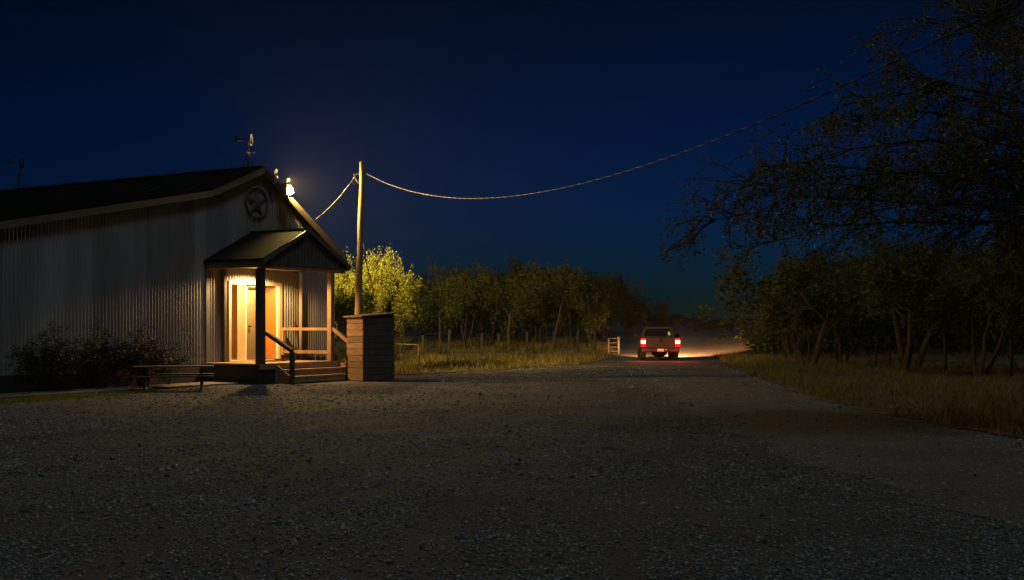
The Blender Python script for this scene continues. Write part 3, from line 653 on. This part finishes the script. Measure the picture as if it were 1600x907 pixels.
# ------------------------------------------------------------------ vegetation
def build_leaves(anchors, rs, per, spread, size, droop=0.0, aspect=0.42, name='crown', flat=0.5):
    a = np.repeat(np.asarray(anchors, float), per, 0); n = len(a)
    off = rs.normal(0, 1, (n, 3)); off /= np.linalg.norm(off, axis=1)[:, None] + 1e-9
    off *= (rs.random((n, 1)) ** 0.5) * spread; off[:, 2] -= droop * rs.random(n)
    c = a + off
    d = rs.normal(0, 1, (n, 3)); d[:, 2] = d[:, 2] * flat - 0.25; d /= np.linalg.norm(d, axis=1)[:, None]
    u = rs.normal(0, 1, (n, 3)); w = np.cross(d, u); w /= np.linalg.norm(w, axis=1)[:, None] + 1e-9
    L = (size * rs.uniform(0.6, 1.35, n))[:, None]; W = L * aspect
    v = np.stack([c - d * L / 2, c + w * W / 2 + d * L * 0.05, c + d * L / 2, c - w * W / 2 + d * L * 0.05], 1).reshape(-1, 3)
    return mesh_np(name, v, np.arange(4 * n).reshape(-1, 4))

class TubeSet:
    def __init__(self): self.v, self.q, self.n = [], [], 0
    def add(self, pts, rad, sides):
        pts = np.asarray(pts, float); rad = np.asarray(rad, float); m = len(pts)
        d = np.gradient(pts, axis=0); d /= np.linalg.norm(d, axis=1)[:, None] + 1e-9
        ref = np.array([1.0, 0, 0]) if abs(d[0, 0]) < 0.8 else np.array([0, 1.0, 0])
        s = ref - d * (d @ ref)[:, None]; s /= np.linalg.norm(s, axis=1)[:, None] + 1e-9; t = np.cross(d, s)
        a = np.arange(sides) * 2 * np.pi / sides
        v = pts[:, None, :] + (s[:, None, :] * np.cos(a)[None, :, None] + t[:, None, :] * np.sin(a)[None, :, None]) * rad[:, None, None]
        self.v.append(v.reshape(-1, 3)); i = np.arange(m - 1)[:, None] * sides; k = np.arange(sides)[None, :]; k2 = (k + 1) % sides
        self.q.append((np.stack([i + k, i + k2, i + sides + k2, i + sides + k], -1).reshape(-1, 4)) + self.n); self.n += m * sides
    def mesh(self, name):
        me = mesh_np(name, np.concatenate(self.v), np.concatenate(self.q)); me.polygons.foreach_set('use_smooth', [True] * len(me.polygons)); return me

def grow(rs, ts, anchors, p, d, length, r, level, maxlev, up, wander, kids):
    n = 6 if level < 2 else 4
    pts = [np.array(p, float)]; rad = [r]; d = np.array(d, float); d /= np.linalg.norm(d)
    for i in range(n):
        d = d + rs.normal(0, wander, 3) + np.array([0, 0, up[min(level, len(up) - 1)]]) / n
        d /= np.linalg.norm(d); pts.append(pts[-1] + d * length / n); rad.append(max(0.004, r * (1 - 0.62 * (i + 1) / n)))
    ts.add(pts, rad, 8 if level == 0 else (6 if level == 1 else (4 if level == 2 else 3)))
    if level >= maxlev:
        anchors += pts[1:]; return
    if level == maxlev - 1: anchors += pts[3:]
    for c in range(kids[level]):
        f = 0.35 + 0.65 * (c + rs.random() * 0.8) / kids[level] if level > 0 else 0.75 + 0.25 * rs.random()
        if c == kids[level] - 1: f = 1.0
        x = min(f, 0.999) * n; i = int(x); q = pts[i] + (pts[i + 1] - pts[i]) * (x - i)
        dd = pts[i + 1] - pts[i]; dd /= np.linalg.norm(dd)
        ph = rs.random() * 2 * np.pi; perp = np.cross(dd, [math.cos(ph), math.sin(ph), 0.3]); perp /= np.linalg.norm(perp) + 1e-9
        sp = rs.uniform(0.55, 1.05); nd = dd * math.cos(sp) + perp * math.sin(sp)
        nd[2] = nd[2] * 0.8 + (0.10 if level < 2 else 0.0)
        grow(rs, ts, anchors, q, nd, length * rs.uniform(0.55, 0.82), max(0.006, rad[i] * rs.uniform(0.5, 0.72)), level + 1, maxlev, up, wander, kids)

def mesquite(seed, trunks=2, h=1.5, r=0.13, maxlev=4, per=5, size=0.12, spread=0.24, lean=0.35, kids=(3, 4, 4, 3), up=(0.5, 0.25, 0.0, -0.35, -0.5)):
    rs = np.random.default_rng(seed); ts = TubeSet(); an = []
    for k in range(trunks):
        a = rs.random() * 2 * np.pi; tilt = lean * rs.uniform(0.5, 1.3)
        d = (math.cos(a) * tilt, math.sin(a) * tilt, 1.0)
        grow(rs, ts, an, (0.10 * math.cos(a), 0.10 * math.sin(a), -0.05), d, h * rs.uniform(0.85, 1.15), r * rs.uniform(0.75, 1.0), 0, maxlev, up, 0.10, kids)
    an = np.array(an)
    return ts.mesh('trunk'), build_leaves(an, rs, per, spread, size, droop=0.12), an[:, 2].max(), np.percentile(np.hypot(an[:, 0], an[:, 1]), 97)

VAR = [mesquite(s, t, h, r, per=4, spread=0.20, lean=0.30 + 0.06 * (s % 4), kids=((3, 4, 4, 3), (2, 5, 4, 3), (4, 3, 4, 3))[s % 3]) for s, t, h, r in ((6, 1, 1.9, 0.10), (7, 4, 1.1, 0.06), (1, 2, 1.5, 0.09), (2, 3, 1.35, 0.075), (3, 1, 1.6, 0.11), (4, 2, 1.7, 0.085), (5, 3, 1.5, 0.07))]
for v in VAR:
    v[0].materials.append(M_bark); v[1].materials.append(M_leaf)
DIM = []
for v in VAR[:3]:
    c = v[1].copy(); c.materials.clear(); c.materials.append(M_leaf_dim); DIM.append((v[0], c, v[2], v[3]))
_tr = random.Random(8)
def plant(variant, x, y, height, label, group, cat='tree', name='mesquite_tree', wide=1.0, pool=None, half=None):
    v = (pool or VAR)[variant % len(pool or VAR)]; s = height / v[2]
    if half: wide = half / (v[3] * s)
    t = empty(name, (x, y, float(H(x, y))), _tr.uniform(0, 6.28)); t.scale = (s * wide * _tr.uniform(0.85, 1.15), s * wide * _tr.uniform(0.85, 1.15), s); t.rotation_euler[0] = _tr.uniform(-0.09, 0.09); t.rotation_euler[1] = _tr.uniform(-0.09, 0.09)
    link('trunk', v[0], None, t); link('crown', v[1], None, t)
    return tag(t, label, cat, group)

front = [(634, 62, 4.3, 2), (686, 60, 4.5, 0), (727, 64, 4.9, 3), (762, 66, 4.9, 1), (800, 62, 4.7, 4), (838, 68, 5.2, 2), (858, 64, 4.9, 0), (893, 68, 5.0, 1), (922, 72, 4.7, 4), (944, 80, 4.4, 3)]
for i, (px, y, h, v) in enumerate(front):
    plant(v, at_depth(px, y), y, h, 'bare trunked mesquite, %s from the left in the left grove front row' % ORD[i], 'mesquites of the left grove', half=2.5)
for i in range(15):
    px = 606 + i * 27 + _tr.uniform(-8, 8); y = 82 + _tr.uniform(-6, 14)
    hh = float(np.interp(px, [600, 650, 700, 900, 940, 990], [4.2, 4.8, 5.5, 5.5, 4.8, 3.4])) * _tr.uniform(0.92, 1.06)
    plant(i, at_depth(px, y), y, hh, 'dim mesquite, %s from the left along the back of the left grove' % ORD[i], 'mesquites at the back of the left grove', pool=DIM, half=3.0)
for i, (px, y, h) in enumerate(((992, 108, 3.0), (1016, 125, 2.5), (1050, 150, 2.5), (1086, 160, 1.9), (1118, 150, 1.9), (1150, 140, 2.4))):
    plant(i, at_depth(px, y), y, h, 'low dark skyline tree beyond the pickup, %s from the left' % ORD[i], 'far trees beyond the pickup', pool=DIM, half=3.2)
# right of the track
right = [(1236, 54, 4.3, 3, 2.6), (1262, 46.5, 4.8, 2, 3.3), (1316, 50, 4.6, 3, 3.0), (1404, 41, 5.0, 4, 3.0), (1424, 43, 5.2, 2, 3.2), (1532, 36, 4.7, 3, 3.0), (1600, 40, 5.4, 1, 3.4)]
for i, (px, y, h, v, wd) in enumerate(right):
    plant(v, at_depth(px, y), y, h, 'mesquite in dry grass right of the track, %s from the left' % ORD[i], 'mesquites right of the track', half=wd)
for i in range(12):
    px = 1285 + i * 31 + _tr.uniform(-10, 10); y = 66 + _tr.uniform(-6, 18)
    plant(i + 1, at_depth(px, y), y, _tr.uniform(4.6, 6.4), 'dark thicket tree behind the right roadside mesquites, %s from the left' % ORD[i], 'thicket right of the track', pool=DIM, half=3.2)

# lamp-lit tree behind the shed
ts = TubeSet(); an = []; rs = np.random.default_rng(21)
for k in range(5):
    a = k * 1.26 + 0.3; grow(rs, ts, an, (0.1 * math.cos(a), 0.1 * math.sin(a), 0), (0.42 * math.cos(a), 0.42 * math.sin(a), 1), 1.75, 0.07, 0, 3, (0.3, 0.35, 0.2, 0.3), 0.10, (4, 4, 4))
an = np.array(an); t_me = ts.mesh('trunk'); t_me.materials.append(M_bark)
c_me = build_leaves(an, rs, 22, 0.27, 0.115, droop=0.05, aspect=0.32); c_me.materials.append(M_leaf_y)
hz = an[:, 2].max()
lt = empty('leafy_tree', (at_depth(583, 40.0), 40.0, 0)); tag(lt, 'bushy yellow-green tree lit by the yard lamp behind the shed', 'tree')
lt.scale = (4.35 / hz * 0.50,) * 2 + (4.35 / hz,); link('trunk', t_me, None, lt); link('crown', c_me, None, lt)
lt2 = empty('leafy_tree', (at_depth(513, 42.5), 42.5, 0), 2.0); tag(lt2, 'yellow-lit treetop showing over the barn roof edge', 'tree')
lt2.scale = (0.62,) * 2 + (4.75 / hz,); link('trunk', t_me, None, lt2); link('crown', c_me, None, lt2)

# big near tree reaching in from the right
ts = TubeSet(); an = []; rs = np.random.default_rng(77)
TX, TY = 10.2, 16.5
tp = np.array([(TX + 0.3, TY, -0.1), (TX + 0.25, TY, 0.9), (TX + 0.1, TY - 0.1, 1.7), (TX - 0.1, TY, 2.4)])
ts.add(tp, [0.32, 0.26, 0.23, 0.20], 12)
top = tp[-1]
# tips seen at the left rim of the crown: (x, y, z, sag)
tips = [(2.55, 16.0, 2.75), (3.1, 15.2, 3.35), (3.3, 17.2, 3.6), (3.9, 16.3, 4.1), (4.6, 15.0, 4.6), (4.9, 17.0, 5.0), (5.6, 16.0, 5.7), (6.2, 15.3, 6.2), (6.8, 17.2, 6.6), (7.4, 15.8, 7.0),
        (3.6, 18.0, 2.9), (4.3, 14.4, 3.1), (4.6, 18.4, 3.7), (5.4, 14.2, 3.9), (5.6, 18.6, 4.6), (6.4, 14.0, 4.8), (8.0, 13.5, 5.5), (8.4, 18.8, 6.2), (11, 14, 6.8), (12.5, 17.5, 6.5), (13.5, 15, 5.2), (12, 20, 5.6), (10, 13, 5.0), (6.2, 16.2, 3.1), (7.0, 17.4, 4.0), (7.2, 15.0, 3.4)]
for tip in tips:
    tip = np.array(tip) + rs.normal(0, 0.12, 3); n = 12
    mid = (top + tip) / 2; mid[2] = max(top[2], tip[2]) + 0.35 + 0.10 * np.linalg.norm(tip[:2] - top[:2])
    t_ = np.linspace(0, 1, n)[:, None]; pts = (1 - t_) ** 2 * top + 2 * t_ * (1 - t_) * mid + t_ ** 2 * tip
    pts[1:-1] += rs.normal(0, 0.06, (n - 2, 3)); rad = np.linspace(0.05, 0.006, n); ts.add(pts, rad, 6)
    for k in range(36):
        f = rs.uniform(0.25, 1.0); x = min(f, 0.999) * (n - 1); i = int(x); q = pts[i] + (pts[i + 1] - pts[i]) * (x - i); dd = pts[i + 1] - pts[i]; dd /= np.linalg.norm(dd)
        nd = dd * 0.8 + rs.normal(0, 0.55, 3); nd[2] += 0.1
        grow(rs, ts, an, q, nd, rs.uniform(0.5, 1.15) * (1.25 - 0.6 * f), 0.012, 2, 3, (0, 0, -0.2, -0.9), 0.14, (0, 0, 3))
an = np.array(an)
bt = empty('overhanging_tree', (0, 0, 0)); tag(bt, 'big near mesquite reaching arching branches in from the right edge', 'tree')
t_me = ts.mesh('trunk'); t_me.materials.append(M_bark); c_me = build_leaves(an, rs, 7, 0.08, 0.060, droop=0.08, aspect=0.38); c_me.materials.append(M_leaf_n)
link('trunk', t_me, None, bt); link('crown', c_me, None, bt)

# shrubs against the barn wall
def shrub(seed, h, stems, per, size, spread, m):
    rs = np.random.default_rng(seed); ts = TubeSet(); an = []
    for k in range(stems):
        a = rs.random() * 6.28; tl = rs.uniform(0.15, 0.7)
        grow(rs, ts, an, (0.08 * math.cos(a), 0.08 * math.sin(a), 0), (tl * math.cos(a), tl * math.sin(a), 1), h * rs.uniform(0.45, 0.62), 0.014, 1, 3, (0, 0.2, 0.15, 0.05), 0.14, (0, 4, 3))
    an = np.array(an); t = ts.mesh('stems'); t.materials.append(M_bark); c = build_leaves(an, rs, per, spread, size); c.materials.append(m)
    return t, c
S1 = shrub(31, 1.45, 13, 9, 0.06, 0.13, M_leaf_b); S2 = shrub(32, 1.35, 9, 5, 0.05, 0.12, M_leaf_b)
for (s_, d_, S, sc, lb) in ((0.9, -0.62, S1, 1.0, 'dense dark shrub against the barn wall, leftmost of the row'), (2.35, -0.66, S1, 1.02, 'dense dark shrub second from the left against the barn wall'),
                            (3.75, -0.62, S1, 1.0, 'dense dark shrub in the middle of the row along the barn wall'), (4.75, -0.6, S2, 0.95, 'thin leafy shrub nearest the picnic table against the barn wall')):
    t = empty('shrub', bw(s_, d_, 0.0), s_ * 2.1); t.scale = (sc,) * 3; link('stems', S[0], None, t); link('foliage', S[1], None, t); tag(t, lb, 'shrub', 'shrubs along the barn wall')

# ------------------------------------------------------------------ fences
def fence(name, pts, hs, label, wires=(0.35, 0.65, 0.95), rad=0.05, m=M_post):
    f = empty(name); tag(f, label, 'fence'); rs = random.Random(len(pts))
    tops = []
    for (x, y), h in zip(pts, hs):
        z = float(H(x, y)); lean = (rs.uniform(-0.05, 0.05), rs.uniform(-0.05, 0.05)); r_ = rad * rs.uniform(0.7, 1.3)
        MB().tube([(x, y, z - 0.05), (x + lean[0] * 0.5, y + lean[1] * 0.5, z + h * 0.5), (x + lean[0], y + lean[1], z + h)], [r_ * 1.1, r_, r_ * 0.9], 8).build('fence_post', m, f, True); tops.append((x, y, z))
    for w in wires:
        MB().tube([(x, y - 0.06, z + w) for x, y, z in tops], 0.007, 4).build('wire', M_dark, f)
    return f
FL = [(661, 53), (701, 54.5), (752, 56), (779, 57), (823, 58.5), (833, 60), (866, 60.5), (902, 62), (930, 63)]
fence('wire_fence', [(at_depth(px, y), y) for px, y in FL], [1.2, 1.45, 1.25, 1.25, 1.3, 0.9, 1.2, 1.15, 1.2], 'dark wire fence on rough posts along the left grove', rad=0.065)
FR_ = [(1229, 52), (1265, 49), (1310, 47), (1369, 45), (1391, 43.5), (1478, 40), (1580, 36)]
fence('wire_fence', [(at_depth(px, y), y) for px, y in FR_], [1.3, 1.2, 1.3, 1.2, 1.35, 1.3, 1.2], 'dark wire fence on thin posts under the right roadside trees', rad=0.045)
pr = empty('pipe_rail'); tag(pr, 'low pipe rail on two posts just right of the shed', 'rail')
y = 46.5; xa, xb = at_depth(600, y), at_depth(654, y)
MB().tube([(xa, y, 0.92), (xb, y, 0.86)], 0.022, 8).build('rail', M_post_l, pr, True)
MB().tube([(xa, y, 0.45), (xb, y, 0.42)], 0.012, 6).build('lower_rail', M_post, pr, True)
for x in (xa, at_depth(627, y), xb): MB().tube([(x, y + 0.02, -0.05), (x, y + 0.02, 0.85)], 0.04, 8).build('post', M_post, pr, True)
gt = empty('gate_frame'); tag(gt, 'pale gate end with two posts and rails lit by the headlights', 'gate')
y = 62.5; xa, xb = at_depth(951, y), at_depth(966.5, y); z = float(H(xb, y))
MB().tube([(xb, y, z - 0.05), (xb, y, z + 0.95)], 0.065, 10).build('gate_post', M_post_l, gt, True)
MB().tube([(xa, y, z - 0.05), (xa, y, z + 0.86)], 0.05, 10).build('gate_post', M_post_l, gt, True)
for k_ in range(4): MB().tube([(xa, y, z + 0.14 + 0.235 * k_), (xb, y, z + 0.14 + 0.24 * k_)], 0.018, 8).build('gate_rail', M_post_l, gt, True)

# ------------------------------------------------------------------ grass
def blades(name, xy, hmin, hmax, wid, m, rs, label):
    n = len(xy); x, y = xy[:, 0], xy[:, 1]; z = H(x, y)
    h = (hmin + (hmax - hmin) * rs.random(n) ** 1.8) * (0.45 + 0.55 * (np.sin(x * 2.3 + 2.0 * np.sin(y * 1.1)) * np.sin(y * 1.9 + x) > -0.1)) * (0.6 + 0.4 * np.sin(x * 0.9 + 1.3 * np.sin(y * 0.45)) ** 2); a = rs.random(n) * 2 * np.pi; w = wid * rs.uniform(0.6, 1.4, n)
    bend = h * rs.uniform(0.2, 1.1, n); ba = rs.random(n) * 2 * np.pi
    dx, dy = np.cos(a) * w / 2, np.sin(a) * w / 2; bx, by = np.cos(ba) * bend, np.sin(ba) * bend
    v = np.stack([np.stack([x - dx, y - dy, z], -1), np.stack([x + dx, y + dy, z], -1), np.stack([x + dx * 0.8 + bx * 0.3, y + dy * 0.8 + by * 0.3, z + h * 0.6], -1),
                  np.stack([x - dx * 0.8 + bx * 0.3, y - dy * 0.8 + by * 0.3, z + h * 0.6], -1), np.stack([x + bx, y + by, z + h], -1)], 1).reshape(-1, 3)
    b = np.arange(n)[:, None] * 5
    o = link(name, mesh_np(name, v, b + np.array([[0, 1, 2, 3]]), b + np.array([[3, 2, 4]])), m); tag(o, label, 'grass', kind='stuff'); return o
rs = np.random.default_rng(5)
def clump(pts, k, sd): return np.repeat(pts, k, 0) + rs.normal(0, sd, (len(pts) * k, 2))
# left verge
n = 5200; yy = 37 + 38 * rs.random(n) ** 1.4; xx = rs.uniform(-10, 6.0, n); off = xx - road_x(yy)
keep = (yy > lv_edge(xx) + 0.25) & (off < -2.4); p = clump(np.stack([xx, yy], -1)[keep], 12, 0.13)
blades('dry_grass', p, 0.06, 0.50, 0.022, M_dry, rs, 'tall dry grass along the left fence and grove')
# right verge
n = 9000; yy = 12 + 48 * rs.random(n) ** 1.3; ed = np.interp(yy, [q[1] for q in RV], [q[0] for q in RV]); xx = ed + 0.1 + 13 * rs.random(n) ** 1.3
p = clump(np.stack([xx, yy], -1), 9, 0.12); edp = np.interp(p[:, 1], [q[1] for q in RV], [q[0] for q in RV]); p = p[p[:, 0] > edp - 0.05]
blades('dry_grass', p, 0.04, 0.40, 0.016, M_dry, rs, 'dry grass covering the verge right of the track')
# lawn strip left front
n = 5000; t_ = rs.random(n); s_ = rs.uniform(-3.0, 2.6, n); d_ = rs.uniform(1.6, 2.9, n) - 0.25 * (s_ > 1.2)
xy = np.stack([BO[0] + 0.502 * s_ + 0.865 * d_, BO[1] + 0.865 * s_ - 0.502 * d_], -1)
blades('lawn_grass', clump(xy, 5, 0.07), 0.03, 0.09, 0.012, M_lawn, rs, 'short green grass strip before the barn walk at the left')

# far undergrowth closing the view under the trees, one mass
rs = np.random.default_rng(15); n = 1500
ux = np.concatenate([rs.uniform(-24, 6, n), rs.uniform(24, 58, n)]); uy = 104 + rs.normal(0, 2.0, 2 * n); uy[n:] -= 14
ux = np.concatenate([ux, rs.uniform(13, 34, 1600)]); uy = np.concatenate([uy, 60 + rs.normal(0, 2.5, 1600)])
uz = H(ux, uy) + (2.6 + 0.8 * np.sin(ux * 0.7) + 0.5 * np.sin(ux * 1.9)) * rs.random(len(ux)) ** 0.8 * np.where(np.arange(len(ux)) < 2 * n, 1.0, 0.55)
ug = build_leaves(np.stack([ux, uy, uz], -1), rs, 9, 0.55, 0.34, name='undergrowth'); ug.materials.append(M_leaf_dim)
tag(link('undergrowth', ug, None), 'dark mass of far undergrowth behind the trees', 'undergrowth', kind='stuff')

# ------------------------------------------------------------------ gravel
def in_road(x, y): return np.abs(x - road_x(y)) < 1.75
def lanes(x, y):
    "old wheel tracks swept across the yard, 1 on a track"
    m = np.zeros_like(x)
    for c, b_, k_ in ((-3.2, 0.30, 0.006), (0.2, 0.12, 0.004), (-7.0, 0.42, 0.004)):
        xc = c + b_ * (y - 8) + k_ * (y - 8) ** 2 * 0.5
        for o_ in (-0.75, 0.75): m = np.maximum(m, np.exp(-((x - xc - o_) / 0.22) ** 2))
    return m
def stones(n, y0, y1, smin, smax, rs):
    y = y0 + (y1 - y0) * rs.random(n); x = rs.uniform(-0.56, 0.56, n) * (y + 2)
    dens = 0.5 + 0.5 * np.sin(x * 0.8 + 0.6 * np.sin(y * 0.7)) * np.sin(y * 1.1 + 0.8 * np.sin(x * 0.5)); dens = (0.30 + 0.70 * dens) * (1 - 0.88 * lanes(x + 0.25 * np.sin(y * 0.9) + 0.10 * np.sin(y * 2.7 + x), y) * (0.35 + 0.65 * np.sin(y * 0.55 + x * 0.8) ** 2))
    k = rs.random(n) < np.where(in_road(x, y), 0.30 + 0.5 * np.clip((np.abs(x - road_x(y)) - 0.8) / 0.95, 0, 1) ** 1.5, dens)
    rvx = np.interp(y, [q[1] for q in RV], [q[0] for q in RV]); k &= (x < rvx)
    k &= ~((y > lv_edge(x)) | ((x < -3.0) & (y > 31.8)))
    wl_s = (x - BO[0]) * 0.865 - (y - BO[1]) * 0.502; k &= wl_s > 1.7
    x, y = x[k], y[k]; s = (smin + (smax - smin) * rs.random(len(x)) ** 1.6) * np.where(rs.random(len(x)) < 0.025, 1.9, 1.0)
    return x, y, s
base = np.array([(0, 0, 1), (1, 0, 0), (0, 1, 0), (-1, 0, 0), (0, -1, 0), (0, 0, -1)], float)
tri = np.array([(0, 1, 2), (0, 2, 3), (0, 3, 4), (0, 4, 1), (5, 2, 1), (5, 3, 2), (5, 4, 3), (5, 1, 4)])
def stone_mesh(x, y, s, rs, name):
    n = len(x); v = np.repeat(base[None], n, 0) * rs.uniform(0.65, 1.35, (n, 6, 1)); v += rs.normal(0, 0.18, (n, 6, 3)); v[:, :, 2] *= 0.45
    a = rs.random(n) * 2 * np.pi; ca, sa = np.cos(a)[:, None], np.sin(a)[:, None]; tl = rs.normal(0, 0.35, (n, 1))
    vx, vy, vz = v[..., 0], v[..., 1], v[..., 2]; vz = vz + tl * vx
    v = np.stack([vx * ca - vy * sa, vx * sa + vy * ca, vz], -1) * s[:, None, None] * 0.5
    v += np.stack([x, y, H(x, y) + s * 0.16], -1)[:, None, :]
    t = (np.arange(n)[:, None, None] * 6 + tri[None]).reshape(-1, 3)
    return mesh_np(name, v.reshape(-1, 3), None, t)
rs = np.random.default_rng(9); parts = [stones(130000, 5.5, 12, 0.010, 0.034, rs), stones(130000, 12, 22, 0.014, 0.042, rs), stones(80000, 22, 46, 0.022, 0.06, rs)]
x = np.concatenate([p[0] for p in parts]); y = np.concatenate([p[1] for p in parts]); s = np.concatenate([p[2] for p in parts])
gs = link('gravel_stones', stone_mesh(x, y, s, rs, 'gravel_stones'), M_stone); tag(gs, 'loose grey gravel strewn over the yard', 'gravel', kind='stuff')

# ------------------------------------------------------------------ thin haze added round the whole place to imitate lens glow
hz_me = MB().box(-760, 760, -75, 1450, -3.0, 16.0)
haze_m = bpy.data.materials.new('added_haze_air'); haze_m.use_nodes = True
for n_ in list(haze_m.node_tree.nodes):
    if n_.type != 'OUTPUT_MATERIAL': haze_m.node_tree.nodes.remove(n_)
pv = haze_m.node_tree.nodes.new('ShaderNodeVolumePrincipled'); pv.inputs['Color'].default_value = (0.9, 0.92, 0.95, 1); pv.inputs['Density'].default_value = 0.0002
haze_m.node_tree.links.new(pv.outputs[0], haze_m.node_tree.nodes['Material Output'].inputs['Volume'])
tag(hz_me.build('haze', haze_m), 'thin added haze imitating lens glow round the lamps', 'haze', kind='stuff')
